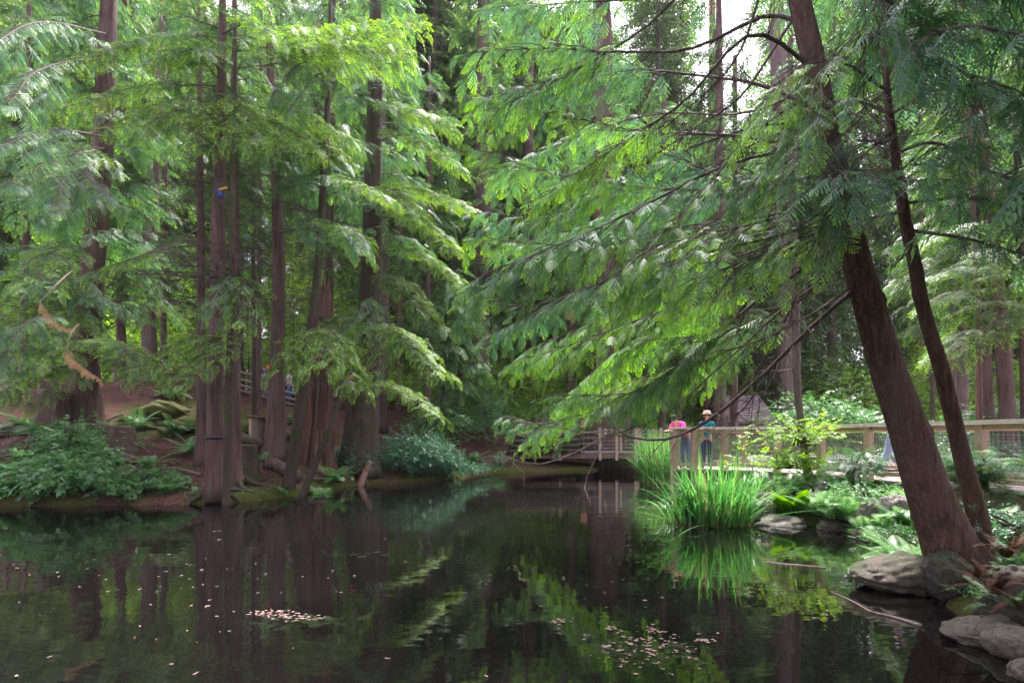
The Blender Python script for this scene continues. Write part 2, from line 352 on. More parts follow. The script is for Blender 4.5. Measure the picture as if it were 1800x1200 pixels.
def tpl_hemlock(seed, n=8, m=4, wide=.038, droop=.16, hang=.28):
    r = np.random.default_rng(seed); V, Qs, T = [], [], []
    c = lambda t: np.array([t, .05 * math.sin(4 * t + seed), .03 * math.sin(3 * t) - droop * t ** 2.4])
    for a in range(6):
        leafq(V, Qs, T, c(a / 6), c((a + 1) / 6) - c(a / 6), .2, .010, (.1, .4, .8))
    for sgn in (-1, 1):
        for i in range(n):
            t = (i + .4 + .4 * (sgn > 0)) / n; l = (.36 * (1 - t) ** .7 * min(1, .5 + t * 3) + .06) * r.uniform(.7, 1.2)
            ang = R(55 + r.uniform(-12, 12)); d0 = np.array([math.cos(ang), sgn * math.sin(ang), r.uniform(-.1, .1)]); p0 = c(t)
            for k in range(m):
                u = (k + .1) / m; pt = p0 + d0 * l * u + np.array([0, 0, -hang * l * u * u])
                dd = np.array([d0[0], d0[1], -hang * 2 * u]); sd = np.array([-dd[1], dd[0], 0])
                tipv = max(0, (u * .75 + t * .35)) ** 2.6
                for s2 in (-1, 1):
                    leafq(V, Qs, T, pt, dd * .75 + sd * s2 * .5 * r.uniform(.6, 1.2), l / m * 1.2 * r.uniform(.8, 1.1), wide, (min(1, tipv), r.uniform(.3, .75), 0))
    return np.array(V), np.array(Qs), np.array(T)
def tpl_simple(seed, n=7, wide=.075, droop=.3):
    r = np.random.default_rng(seed); V, Qs, T = [], [], []
    for sgn in (-1, 1):
        for i in range(n):
            t = (i + .5) / n; l = .42 * (1 - t) ** .7 + .08; a = R(50 + r.uniform(-15, 15)); p = np.array([t, 0, -droop * t * t])
            d = np.array([math.cos(a), sgn * math.sin(a), r.uniform(-.6, .05)])
            for k in range(2):
                leafq(V, Qs, T, p + d * l * k * .45, d + r.normal(0, .2, 3), l * .6, wide * r.uniform(.7, 1.3), (min(1, r.uniform(0, .4) + .5 * t * (k + .3)), r.uniform(.2, .8), 0))
    leafq(V, Qs, T, (0, 0, 0), (1, 0, -droop), 1, .03, (.1, .4, .7))
    return np.array(V), np.array(Qs), np.array(T)
def maple_leaf(V, Qs, T, p, d, up, L, tint):
    d = nrm(d); s = nrm(np.cross(up, d)); p = np.asarray(p, float)
    for a, l in ((0, 1), (R(52), .78), (-R(52), .78), (R(105), .42), (-R(105), .42)):
        leafq(V, Qs, T, p, d * math.cos(a) + s * math.sin(a), L * l, L * .36, tint, up=up, k=.5, fold=.08)
def tpl_maple(seed, nl=9, L=.2):
    r = np.random.default_rng(seed); V, Qs, T = [], [], []
    for a in range(5): leafq(V, Qs, T, (a / 5, 0, -.1 * (a / 5) ** 2), (1, 0, -.05 * a), .22, .01, (.1, .4, .8))
    for i in range(nl):
        t = (i + .7) / nl; a = R(r.uniform(20, 85)) * (1 if i % 2 else -1); up = nrm(np.array([r.normal(0, .3), r.normal(0, .3), 1]))
        off = np.array([math.cos(a), math.sin(a), r.uniform(-.3, .2)]); p = np.array([t, 0, -.1 * t * t]) + off * .1 * r.uniform(.4, 1.4)
        maple_leaf(V, Qs, T, p, off + np.array([0, 0, -.4]), up, L * r.uniform(.7, 1.15), (r.uniform(0, 1) ** 1.5, r.uniform(.3, .75), 0))
    return np.array(V), np.array(Qs), np.array(T)
def tpl_oval(seed, nl=11, L=.17, W=.09):
    r = np.random.default_rng(seed); V, Qs, T = [], [], []
    for i in range(nl):
        t = (i + .5) / nl; a = R(r.uniform(30, 75)) * (1 if i % 2 else -1); up = nrm(np.array([r.normal(0, .45), r.normal(0, .45), 1]))
        leafq(V, Qs, T, (t, 0, -.05 * t), (math.cos(a), math.sin(a), r.uniform(-.5, .4)), L * r.uniform(.7, 1.2), W * r.uniform(.8, 1.2), (r.uniform(0, 1) ** 2, r.uniform(.25, .8), 0), up=up, k=.45, fold=.12)
    for a in range(3): leafq(V, Qs, T, (a / 3, 0, 0), (1, 0, 0), .35, .01, (.1, .4, .8))
    return np.array(V), np.array(Qs), np.array(T)
TPL = {'cedar': [tpl_cedar(s, (8, 10, 12, 9, 11, 7, 13, 10)[s], 4, (.042, .034, .030, .040, .034, .046, .030, .038)[s], (.1, .2, .3, .15, .4, .05, .2, .3)[s], (.2, .35, .5, .15, .6, .3, .45, .25)[s]) for s in range(8)], 'cedarmid': [tpl_cedar(s, 9, 2, .045) for s in range(4)],
       'hemlock': [tpl_hemlock(s) for s in range(4)], 'hemmid': [tpl_hemlock(s, 7, 2, .055) for s in range(4)],
       'far': [tpl_simple(s) for s in range(4)], 'maple': [tpl_maple(s) for s in range(4)], 'oval': [tpl_oval(s) for s in range(4)]}

class Fol:
    """spray placements, expanded at once with numpy"""
    def __init__(s): s.it = {}; s.g = Geo()
    def put(s, kind, pos, d, up, size, bright=0.0, dead=0.0):
        s.it.setdefault(kind, []).append((*pos, *d, *up, size, bright, dead))
    def flush(s, mi=0, r=rng):
        for kind, L in s.it.items():
            A = np.array(L, float); which = r.integers(0, len(TPL[kind]), len(A))
            for k, (V, Qs, T) in enumerate(TPL[kind]):
                B = A[which == k]
                if not len(B): continue
                x = nrm(B[:, 3:6]); y = nrm(np.cross(B[:, 6:9], x)); z = np.cross(x, y)
                Mx = np.stack([x, y, z], -1) * B[:, 9][:, None, None]
                VV = np.einsum('nij,vj->nvi', Mx, V) + B[:, None, 0:3]
                TT = np.repeat(T[None], len(B), 0).copy()
                TT[:, :, 0] = np.clip(TT[:, :, 0] * (1 + B[:, 10][:, None]) + np.maximum(0, B[:, 10])[:, None] * .10, 0, 1)
                TT[:, :, 1] = np.clip(TT[:, :, 1] + r.normal(0, .19, len(B))[:, None], 0, 1)
                TT[:, :, 2] = np.clip(TT[:, :, 2] + B[:, 11][:, None], 0, 1)
                off = np.arange(len(B))[:, None, None] * len(V)
                s.g.add(VV.reshape(-1, 3), (Qs[None] + off).reshape(-1, 4), TT.reshape(-1, 3), mi)
        s.it = {}
        return s.g

UP = np.array([0, 0, 1.])
def sprays_along(f, path, kind, step, size, side_ang=44, down=.25, s0=.15, bright=0., r=rng, fan=1.0, bflat=.25, dead=0.):
    seg = np.linalg.norm(np.diff(path, axis=0), axis=1); cum = np.concatenate([[0], np.cumsum(seg)]); L = cum[-1]
    n = max(2, int(L * (1 - s0) / step)); tan = np.gradient(path, axis=0)
    for i in range(n):
        u = s0 + (1 - s0) * (i + r.uniform(.1, .9)) / n; sgn = 1 if i % 2 else -1
        q = [np.interp(u * L, cum, path[:, c]) for c in range(3)]; tg = nrm(np.array([np.interp(u * L, cum, tan[:, c]) for c in range(3)]))
        s = nrm(np.cross(UP, tg)); a = R(side_ang + r.uniform(-14, 14)) * fan
        d = tg * math.cos(a) + s * sgn * math.sin(a) + np.array([0, 0, -down * r.uniform(.4, 1.5)])
        up = nrm(UP + r.normal(0, bflat, 3)); sz = size * (.55 + .6 * math.sin(math.pi * min(1, .15 + u * .85))) * r.uniform(.75, 1.2)
        f.put(kind, q, d, up, sz, bright + r.normal(0, .3), max(dead, .75 if r.random() < .015 else 0))
    f.put(kind, path[-1], tan[-1] + np.array([0, 0, -.15]), nrm(UP + r.normal(0, .15, 3)), size * 1.0, bright, dead)

def bpath(p0, d, L, droop, n=8, r=rng, wob=.04):
    t = np.linspace(0, 1, n)[:, None]; p = np.asarray(p0) + nrm(d) * L * t + np.array([0, 0, -1.]) * droop * L * t ** 2
    return p + np.cumsum(r.normal(0, wob * L / n, (n, 3)), 0) * np.minimum(1, t * 3)

def twigs(g, path, n, L, rad, mi, r=rng, down=.1):
    """bare side twigs with sub-twigs"""
    for _ in range(n):
        u = r.uniform(.15, .98); k = min(len(path) - 2, int(u * (len(path) - 1))); fr = u * (len(path) - 1) - k
        p = path[k] * (1 - fr) + path[k + 1] * fr; tg = nrm(path[k + 1] - path[k]); s = nrm(np.cross(UP, tg)) * (1 if r.random() < .5 else -1)
        l = L * (1.1 - .7 * u) * r.uniform(.5, 1.2); q = bpath(p, tg * .7 + s * .7 + np.array([0, 0, r.normal(-down, .25)]), l, down, 5, r, .15)
        tube(g, q, np.linspace(rad, rad * .35, 5), 3, mi, cap=False)
        for _ in range(3):
            j = r.integers(1, 4); q2 = bpath(q[j], nrm(q[j + 1] - q[j]) + r.normal(0, .55, 3), l * .4, .1, 3, r, .1)
            tube(g, q2, np.linspace(rad * .6, rad * .3, 3), 3, mi, cap=False)

def trunk_geo(pts, rad, flare=.0, flare_h=.6, lobes=5, sides=18, seed=0, rough=.05, mi=0, g=None, n=None, knots=0, fur=0.):
    """pts: world path, rad: radii. root flare with lobes at the base, knots"""
    g = g or Geo(); r = np.random.default_rng(seed + 100)
    n = n or max(24, int(np.linalg.norm(pts[-1] - pts[0]) * 3))
    c = curve(np.column_stack([pts, rad]), n); p, rr = c[:, :3], np.maximum(c[:, 3], .004)
    zz = p[:, 2] - p[0, 2]
    ph = r.uniform(0, 6.28, 8); am = r.uniform(.5, 1.2, 8)
    kn = [(r.uniform(.08, .85), r.uniform(0, 6.28), r.uniform(.08, .2)) for _ in range(knots)]
    def fn(t, th):
        z = np.interp(t[:, 0], np.linspace(0, 1, n), zz)[:, None]
        fl = np.exp(-np.maximum(z, 0) / flare_h)
        lob = .5 + .5 * np.cos(lobes * th + ph[0] + .8 * np.sin(th + ph[1]))
        lob2 = .5 + .5 * np.cos((lobes + 2) * th + ph[2])
        o = 1 + flare * .62 * fl * (.2 + .9 * lob * am[0] + .5 * lob2)
        o = o + rough * (np.sin(3 * th + ph[3] + z * .6) + .7 * np.sin(5 * th + ph[4] - z * .9) + .5 * np.sin(9 * th + ph[5] + z * 1.7)) * .6
        if fur: o = o + fur * (np.abs(np.sin(11 * th + 1.3 * np.sin(z * 2.3 + ph[6]) + z * .5)) + .8 * np.abs(np.sin(17 * th - z * .8 + 1.1 * np.sin(z * 4.1))) - .8)
        for kt, ka, ks in kn:
            o = o + ks * np.exp(-((t - kt) * n / 1.1) ** 2 - (np.angle(np.exp(1j * (th - ka))) / .35) ** 2)
        return o
    tube(g, p, rr, sides, mi, radfn=fn)
    return g, p, rr

BARKS = {}
def crown_fill(f, wood, path, rad, z0, z1, Lmax, nb, kind, r, size, step, droop=.25, dead_z=None, ndead=0, bright=0., up0=.15, az=None, power=.6, wmi=1, spread=None, down=.25):
    """branches all round a trunk between heights z0 and z1, plus bare dead ones below"""
    zs = path[:, 2]
    def at(z): return np.array([np.interp(z, zs, path[:, c]) for c in range(3)])
    for i in range(nb):
        u = (i + r.uniform(0, 1)) / nb; z = z0 + (z1 - z0) * u; L = Lmax * ((1 - u * .85) ** power) * r.uniform(.55, 1.1)
        if u < .15: L *= .6 + u * 2.5
        a = r.uniform(0, 2 * np.pi) if az is None else r.normal(az, spread or 1.0)
        p = bpath(at(z), (math.cos(a), math.sin(a), up0 * r.uniform(.2, 1.8)), L, droop * r.uniform(.5, 1.5), 7, r)
        tube(wood, p, np.linspace(.012 + .007 * L, .004, 7), 4, wmi, cap=False)
        sprays_along(f, p, kind, step, size * r.uniform(.8, 1.15), s0=.22, bright=bright + r.normal(0, .15), r=r, down=down)
        # secondary branchlets widen the layer
        for sgn in (-1, 1):
            for uu in (.35, .6):
                k = int(uu * 6); tg = nrm(p[k + 1] - p[k]); s = nrm(np.cross(UP, tg)) * sgn
                if L * (1 - uu) > .5:
                    q = bpath(p[k], tg * .75 + s * .7 + np.array([0, 0, -.1]), L * (1.05 - uu) * .8, droop, 5, r)
                    tube(wood, q, np.linspace(.009, .003, 5), 3, wmi, cap=False)
                    sprays_along(f, q, kind, step, size * .85, s0=.1, bright=bright + r.normal(0, .15), r=r, down=down)
    for i in range(ndead):
        z = r.uniform(*dead_z); a = r.uniform(0, 2 * np.pi); L = Lmax * r.uniform(.35, .9)
        p = bpath(at(z), (math.cos(a), math.sin(a), r.uniform(-.1, .15)), L, r.uniform(-.02, .2), 7, r, .07)
        tube(wood, p, np.linspace(.016, .004, 7), 4, wmi, cap=False)
        twigs(wood, p, int(11 * L), .7, .005, wmi, r)

def px_trunk(spec, d, dbase=None):
    """spec rows (px, py, width_px) at distance d -> world path and radii, first row rooted in the ground"""
    sp = np.array(spec, float); pts = np.array([P(a, b, d) for a, b, _ in sp]); rad = sp[:, 2] / 2 / F * d / np.sqrt(1 + ((sp[:, 0] - 900) / F) ** 2)
    zg = gz(pts[0, 0], pts[0, 1]) - .12
    if pts[1, 2] > zg + .1: pts[0, 2] = zg
    return pts, rad

def make_tree(name, label, spec, d, bark, kind=None, z0=4, z1=14, Lmax=2.5, nb=40, size=.5, step=.16, flare=.5, flare_h=.5, seed=0, ndead=0, dead_z=(2, 5),
              group=None, bright=0., lobes=5, sides=16, cat='tree', droop=.25, knots=6, leafmat=None, rough=.05, down=.25, up0=.15):
    pts, rad = px_trunk(spec, d); r = np.random.default_rng(seed)
    root = empty(name, pts[0], label, cat, group)
    g, path, rr = trunk_geo(pts, rad, flare, flare_h, lobes, sides, seed, rough, knots=knots)
    tr = g.build('trunk', [M[bark]], root, pts[0])
    if kind:
        f = Fol(); lm = leafmat or {'cedar': 'cedar', 'cedarmid': 'cedar', 'hemlock': 'hemlock', 'hemmid': 'hemlock', 'far': 'far', 'maple': 'broad', 'oval': 'broad'}[kind]
        crown_fill(f, f.g, path, rr, z0, min(z1, path[-1, 2]), Lmax, nb, kind, r, size, step, droop, dead_z, ndead, bright, up0=up0, down=down)
        f.flush(0, r).build('crown', [M[lm], M['twig']], root, pts[0], smooth=False)
    return root, path, rr

def hero_branch(root, pp, r0=.03, kind='cedar', size=.45, step=.13, sec=.4, L2=1.1, s0=.3, down=.3, back=.9, bright=0., bare=0, seed=0, leaf=None, label=None, side_down=.3, wood='twig', wob=.03, dense=1.0):
    """one bough of a tree given by points (px, py, distance); secondary branchlets both sides carrying sprays"""
    r = np.random.default_rng(seed + 500)
    path = curve(np.array([P(*q) for q in pp]), 16); path += np.cumsum(r.normal(0, wob * .25, path.shape), 0) * np.linspace(0, 1, 16)[:, None]
    f = Fol(); g = f.g; L = np.linalg.norm(np.diff(path, axis=0), axis=1).sum()
    tube(g, path, np.linspace(r0, max(.004, r0 * .22), 16), 7, 1)
    if kind:
        n = max(3, int(L * (1 - s0) / sec))
        for i in range(n):
            u = s0 + (1 - s0) * (i + r.uniform(.2, .8)) / n; k = min(14, int(u * 15)); fr = u * 15 - k
            p = path[k] * (1 - fr) + path[k + 1] * fr; tg = nrm(path[k + 1] - path[k]); s = nrm(np.cross(UP, tg))
            for sgn in (-1, 1):
                l = L2 * (1.15 - .65 * u) * r.uniform(.6, 1.15)
                q = bpath(p, tg * back + s * sgn * r.uniform(.5, 1.0) + np.array([0, 0, -side_down * r.uniform(0, 1.6)]), l, down, 6, r, .06)
                tube(g, q, np.linspace(r0 * .3 + .002, .0025, 6), 4, 1, cap=False)
                sprays_along(f, q, kind, step, size, s0=.12, bright=bright + r.normal(0, .15), r=r, down=down)
        sprays_along(f, path, kind, step, size, s0=max(.25, s0), bright=bright, r=r, down=down)
    if bare: twigs(g, path, bare, .8, .006, 1, r)
    f.flush(0, r)
    lm = leaf or {'cedar': 'cedar', 'hemlock': 'hemlock', 'hemmid': 'hemlock', 'cedarmid': 'cedar'}.get(kind, 'cedar')
    o = g.build('branch', [M[lm], M[wood]], root, path[0], smooth=False)
    if label: o['label'] = label
    return o

def straps(root, path, rad, z, colour='rope', n=1, w=.05, tagcol=None):
    x = np.interp(z, path[:, 2], path[:, 0]); y = np.interp(z, path[:, 2], path[:, 1]); r = np.interp(z, path[:, 2], rad) * 1.16 + .006
    g = Geo()
    for k in range(n): tube(g, [(x, y, z + k * .1 - w / 2), (x, y, z + k * .1 + w / 2)], r, 20)
    o = g.build('strap', [M[colour]], root, (x, y, z))
    if tagcol:
        g = Geo(); box(g, (x - r * .55, y - r * .95, z), (r * .5, .05, .14), rz=.3); b = g.build('strap_buckle', [M[tagcol]], root, (x, y, z))
    return o

# ================================================================ trees of the left bank
T1, p1, r1 = make_tree('hemlock_tree', 'red-brown trunk at the left water edge with a dark strap around it', [(376, 884, 33), (378, 700, 29), (382, 560, 27), (384, 400, 25), (388, 250, 21), (390, 100, 16), (392, -60, 11), (393, -260, 5)], 12.6, 'bark',
                       'hemlock', 9.0, 14.5, 2.0, 22, .5, .2, flare=.55, flare_h=.35, seed=1, ndead=46, dead_z=(4.2, 9.5), knots=12)
straps(T1, p1, r1, P(0, 769, 12.6)[2]); straps(T1, p1, r1, P(0, 490, 12.6)[2]); g = Geo(); box(g, P(392, 332, 12.35), (.2, .03, .05), M=Matrix.Rotation(-.25, 3, 'Y')); g.build('strap_buckle', [M['yellow']], T1, P(392, 332, 12.35))
g = Geo(); box(g, P(387, 342, 12.36), (.09, .04, .17), .3); box(g, P(384, 336, 12.37), (.14, .03, .05), .1); g.build('strap', [M['blue']], T1, P(387, 342, 12.36))
T2, p2, r2 = make_tree('hemlock_tree', 'thin grey trunk growing against the strapped red-brown trunk', [(397, 878, 15), (401, 700, 14), (406, 560, 12), (410, 300, 9), (413, 150, 7), (414, 0, 4)], 12.35, 'bark3', 'hemlock', 9.6, 12, 1.2, 8, .45, .2, flare=.3, flare_h=.2, seed=2, ndead=8, dead_z=(4, 9), lobes=3, sides=12)
T3, p3, r3 = make_tree('hemlock_tree', 'middle-sized trunk standing right behind the two trunks at the left water edge', [(413, 852, 24), (412, 700, 22), (412, 560, 19), (412, 250, 14), (412, 50, 9), (412, -180, 4)], 13.6, 'bark', 'hemlock', 8.5, 15, 1.9, 26, .5, .2, flare=.9, flare_h=.4, seed=3, ndead=36, dead_z=(4.5, 9), knots=6)
T4, p4, r4 = make_tree('hemlock_tree', 'straight slim trunk with flared base just left of the strapped trunk', [(354, 832, 22), (354, 650, 17), (353, 500, 15), (352, 300, 12), (350, 50, 8), (350, -200, 4)], 14.6, 'bark', 'hemlock', 8.4, 16, 2.1, 30, .5, .2, flare=.8, flare_h=.4, seed=4, ndead=34, dead_z=(4.8, 9))
T5, p5, r5 = make_tree('cedar_tree', 'dark straight cedar trunk widening at the base beside the wooden post box', [(482, 806, 40), (486, 700, 31), (490, 500, 23), (487, 350, 20), (478, 150, 16), (470, -50, 12), (468, -260, 6)], 17, 'bark', 'cedarmid', 9, 19, 2.4, 40, .6, .22, flare=.5, flare_h=.7, seed=5, ndead=28, dead_z=(5, 10))
straps(T5, p5, r5, P(0, 648, 17)[2], tagcol='orange')
T6, p6, r6 = make_tree('hemlock_tree', 'slim trunk leaning right from the bank in front of the splintered snag', [(505, 850, 24), (520, 770, 21), (540, 620, 18), (557, 500, 15), (567, 350, 13), (575, 200, 10), (580, 50, 7), (582, -140, 4)], 14.4, 'bark3', 'cedarmid', 8, 15, 1.9, 30, .55, .2, flare=.3, flare_h=.25, seed=6, ndead=12, dead_z=(5, 8.5))
make_tree('young_tree', 'bare sapling trunk leaning steeply right over the water edge', [(524, 866, 15), (560, 800, 13), (592, 720, 9), (600, 640, 6), (603, 560, 3)], 14.1, 'bark3', None, flare=.4, flare_h=.12, seed=7, sides=10)
# splintered cedar snag
pts, rad = px_trunk([(548, 806, 66), (554, 740, 56), (559, 660, 47), (564, 590, 42), (568, 530, 34)], 17.6)
root = empty('dead_tree', pts[0], 'splintered reddish cedar snag with deep vertical cracks and jagged top', 'tree')
g = Geo(); c = curve(np.column_stack([pts, rad]), 40); hh = (c[:, 2] - c[0, 2]) / (c[-1, 2] - c[0, 2])
def snagf(t, th):
    a = th * 14 + np.sin(t * 5) * .5; s = np.abs(np.sin(a / 2)) ** .6
    return .80 + .16 * s + .08 * np.sin(37 * th + t * 9) + .55 * np.exp(-t * 7) * (.5 + .5 * np.cos(6 * th)) + .12 * np.sin(2 * th + 1)
tube(g, c[:, :3], c[:, 3], 96, radfn=snagf)
top = c[-1, :3]; rr_ = np.random.default_rng(3)
for k in range(16):
    a = k / 16 * 6.28; h_ = rr_.uniform(.15, 1.0); b = top + np.array([math.cos(a), math.sin(a), -.6]) * np.array([c[-1, 3] * .7, c[-1, 3] * .7, 1])
    tube(g, [b, b + (0, 0, .6), b + (rr_.normal(0, .03), rr_.normal(0, .03), .6 + h_)], [.11, .09, .01], 5)
g.build('trunk', [M['snag']], root, pts[0], smooth=False)
T9, p9, r9 = make_tree('cedar_tree', 'big cedar with broad flared mossy base and black straps behind the salal bush', [(631, 808, 74), (637, 720, 56), (648, 600, 45), (654, 450, 36), (657, 250, 29), (660, 50, 22), (661, -170, 13)], 18.5, 'bark3', 'cedarmid', 8.5, 20, 3.0, 46, .65, .24, flare=.4, flare_h=.9, seed=9, ndead=10, dead_z=(5, 9), sides=24)
straps(T9, p9, r9, P(0, 668, 18.5)[2], n=3, w=.06, tagcol='orange')
# the big one far left with a wall of roots
T10, p10, r10 = make_tree('cedar_tree', 'huge dark cedar at far left rising from a tangle of roots', [(140, 790, 78), (150, 680, 54), (162, 500, 44), (180, 250, 37), (190, 50, 32), (198, -180, 22)], 17, 'bark', 'cedarmid', 5.5, 20, 3.4, 70, .7, .25, flare=.7, flare_h=1.0, seed=10, ndead=20, dead_z=(4, 8), sides=28, lobes=7, rough=.12)

# broad crowns of the near bank hemlocks: boughs that hang in layers, tips bright
r_ = np.random.default_rng(5)
hem = [  # tree, (origin px,py,d), (middle), (tip px,py,d), size, bright
 (T1, 12.6, (384, 205), (330, 190, 12.0), (250, 218, 11.2), .5, .35), (T1, 12.6, (386, 180), (425, 185, 12), (455, 240, 11.4), .5, .35),
 (T1, 12.6, (384, 215), (370, 205, 11.9), (350, 250, 11.0), .5, .5), (T1, 12.6, (384, 190), (400, 195, 11.9), (410, 240, 11.2), .5, .5),
 (T4, 14.6, (352, 175), (280, 180, 13.5), (190, 225, 12.3), .55, .35), (T4, 14.6, (352, 150), (260, 150, 13.8), (120, 190, 12.6), .55, .1),
 (T3, 13.6, (412, 215), (480, 215, 13), (560, 262, 12.2), .5, .5), (T3, 13.6, (412, 190), (520, 195, 13), (620, 245, 12.4), .5, .4),
 (T10, 17, (150, 600), (200, 600, 14), (250, 655, 12.6), .6, .1), (T10, 17, (145, 620), (60, 615, 14), (-10, 670, 12.5), .6, .1), (T10, 17, (150, 640), (90, 650, 14.5), (30, 700, 13), .6, -.1), (T5, 17, (480, 205), (540, 220, 15.5), (600, 272, 14.2), .6, .5), (T5, 17, (478, 215), (500, 222, 15.3), (520, 265, 14.0), .6, .4),
 (T3, 13.6, (412, 120), (500, 110, 13), (640, 60, 12.2), .55, .3), (T3, 13.6, (412, 90), (560, 70, 13), (740, 45, 12.0), .6, .55), (T3, 13.6, (412, 60), (560, 90, 12.6), (700, 90, 12.0), .6, .5),
 (T1, 12.6, (390, 60), (440, 40, 12), (480, 60, 11.4), .5, .2), (T1, 12.6, (390, 100), (330, 90, 12), (250, 110, 11.2), .5, .1), (T4, 14.6, (351, 60), (250, 70, 13), (130, 110, 12), .55, .1),
 (T1, 12.6, (379, 600), (330, 595, 11.7), (240, 645, 10.8), .46, .35), (T1, 12.6, (379, 590), (350, 600, 11.8), (300, 665, 10.9), .46, .45), (T3, 13.6, (411, 590), (400, 590, 12.2), (355, 630, 11.2), .46, .35),
 (T3, 13.6, (412, 500), (430, 490, 12.6), (420, 560, 11.6), .5, .1), (T6, 14.4, (557, 575), (530, 590, 13.2), (500, 640, 12.4), .5, .3), (T6, 14.4, (558, 565), (590, 590, 13.2), (622, 668, 12.4), .5, .35), (T6, 14.4, (557, 570), (570, 600, 13.0), (560, 640, 12.2), .5, .35),
 (T9, 18.5, (648, 560), (600, 555, 16.5), (560, 600, 15.5), .6, .1), (T9, 18.5, (648, 560), (700, 580, 16.8), (775, 650, 15.6), .62, .35), (T9, 18.5, (648, 560), (660, 580, 16.5), (640, 660, 15.6), .6, .25), (T9, 18.5, (640, 660), (700, 680, 17.2), (775, 732, 16.4), .5, .45),
 (T9, 18.5, (654, 390), (720, 375, 17), (800, 430, 15.8), .65, .45), (T9, 18.5, (655, 340), (730, 330, 17), (815, 355, 15.6), .65, .5), (T9, 18.5, (655, 330), (690, 335, 16.5), (730, 375, 15.2), .65, .5),
 (T9, 18.5, (652, 450), (730, 440, 17), (820, 500, 16), .65, .3), (T9, 18.5, (652, 480), (700, 490, 17), (740, 540, 16), .6, .2), (T9, 18.5, (657, 250), (720, 240, 17), (800, 290, 15.8), .65, .3),
 (T9, 18.5, (658, 190), (700, 190, 17), (790, 215, 16), .65, .2), (T6, 14.4, (562, 420), (600, 400, 13.4), (640, 450, 12.8), .5, .1), 
 (T4, 14.6, (353, 430), (270, 440, 13.2), (150, 480, 12), .5, .0), (T10, 17, (160, 430), (100, 440, 15), (60, 500, 13.4), .6, .0), (T10, 17, (158, 520), (80, 540, 15), (20, 600, 13.6), .6, .2), (T10, 17, (158, 540), (120, 560, 15), (80, 640, 13.6), .6, .2),
 (T6, 14.4, (568, 330), (620, 320, 13.3), (680, 350, 12.6), .5, .2), (T10, 17, (180, 260), (140, 260, 15), (90, 310, 13.6), .6, .0), ]
for k, (T, d0, a, b, c_, s_, br) in enumerate(hem):
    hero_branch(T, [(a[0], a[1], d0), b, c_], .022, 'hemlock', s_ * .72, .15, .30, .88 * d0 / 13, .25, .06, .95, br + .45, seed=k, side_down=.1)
# cedar boughs of the left trees, blue grey
ced = [(T10, 17, (185, 240), (90, 225, 11.5), (0, 250, 8.6)), (T10, 17, (185, 260), (100, 280, 11), (20, 330, 8.8)), (T10, 17, (182, 280), (150, 300, 12), (190, 345, 9.6)), (T10, 17, (182, 300), (120, 310, 11), (100, 370, 9)),
       (T6, 14.4, (575, 130), (530, 110, 12.8), (480, 160, 12)), (T6, 14.4, (573, 160), (560, 130, 13), (510, 190, 12)), (T5, 17, (487, 410), (600, 395, 13.5), (640, 430, 12)), (T3, 13.6, (412, 480), (400, 490, 12), (370, 540, 11)), (T5, 17, (487, 350), (540, 370, 14), (560, 420, 13)),
       (T9, 18.5, (652, 520), (650, 530, 15), (600, 590, 13.8)), (T10, 17, (190, 60), (80, 40, 12), (-20, 90, 9)), (T10, 17, (190, 100), (80, 120, 11), (20, 190, 9)), (T10, 17, (150, 560), (60, 560, 12), (0, 640, 10.5))]
for k, (T, d0, a, b, c_) in enumerate(ced):
    hero_branch(T, [(a[0], a[1], d0), b, c_], .022, 'cedar', .34, .17, .4, .75, .4, .25, .9, .0, seed=100 + k)
for k, (a, b, c_) in enumerate((((150, 560, 14), (100, 545, 12), (70, 530, 10.5)), ((150, 600, 13), (125, 610, 12), (118, 612, 11)))):
    pass
# dead orange fronds hanging at the far left
root = empty('fallen_branch', P(75, 535, 10.4), 'dead orange frond hanging above the ferns at far left, the upper one', 'dead branch')
f = Fol(); tube(f.g, curve([P(157, 450, 16.8), P(110, 490, 13.5), P(70, 530, 10.5)], 8), np.linspace(.03, .01, 8), 5, 1); q = curve([P(70, 530, 10.5), P(88, 558, 10.4), P(105, 572, 10.4), P(128, 578, 10.3)], 8); sprays_along(f, q, 'cedar', .03, .16, down=.5, s0=0); tube(f.g, q, .01, 5, 1); f.flush().build('frond', [M['deadfrond'], M['deadtwig']], root, P(75, 535, 10.4), smooth=False)
root = empty('fallen_branch', P(118, 610, 10.4), 'dead orange frond drooping in front of the dark cedar roots, the lower one', 'dead branch')
f = Fol(); tube(f.g, curve([P(152, 560, 16.8), P(128, 580, 13.5), P(118, 610, 10.5)], 8), np.linspace(.03, .01, 8), 5, 1); q = curve([P(118, 610, 10.5), P(124, 628, 10.4), P(145, 645, 10.4), P(174, 666, 10.3)], 8); sprays_along(f, q, 'cedar', .03, .18, down=.3, s0=0); tube(f.g, q, .01, 5, 1); f.flush().build('frond', [M['deadfrond'], M['deadtwig']], root, P(118, 610, 10.4), smooth=False)
# pale dead twiggy branch over the left bank
hero_branch(T3, [(404, 610, 13), (360, 590, 12), (345, 560, 11.6), (362, 525, 11.4)], .012, None, bare=14, seed=300, wood='deadtwig', label='pale bare forked branch')
hero_branch(T4, [(352, 400, 14.6), (300, 430, 13), (240, 450, 12)], .016, None, bare=24, seed=301, wood='deadtwig')
hero_branch(T3, [(410, 650, 13.4), (370, 662, 12.6), (340, 680, 12)], .010, None, bare=10, seed=302, wood='deadtwig')
hero_branch(T3, [(412, 595, 13.6), (470, 620, 13.4), (560, 665, 13.2), (620, 690, 13)], .018, None, bare=8, seed=303)

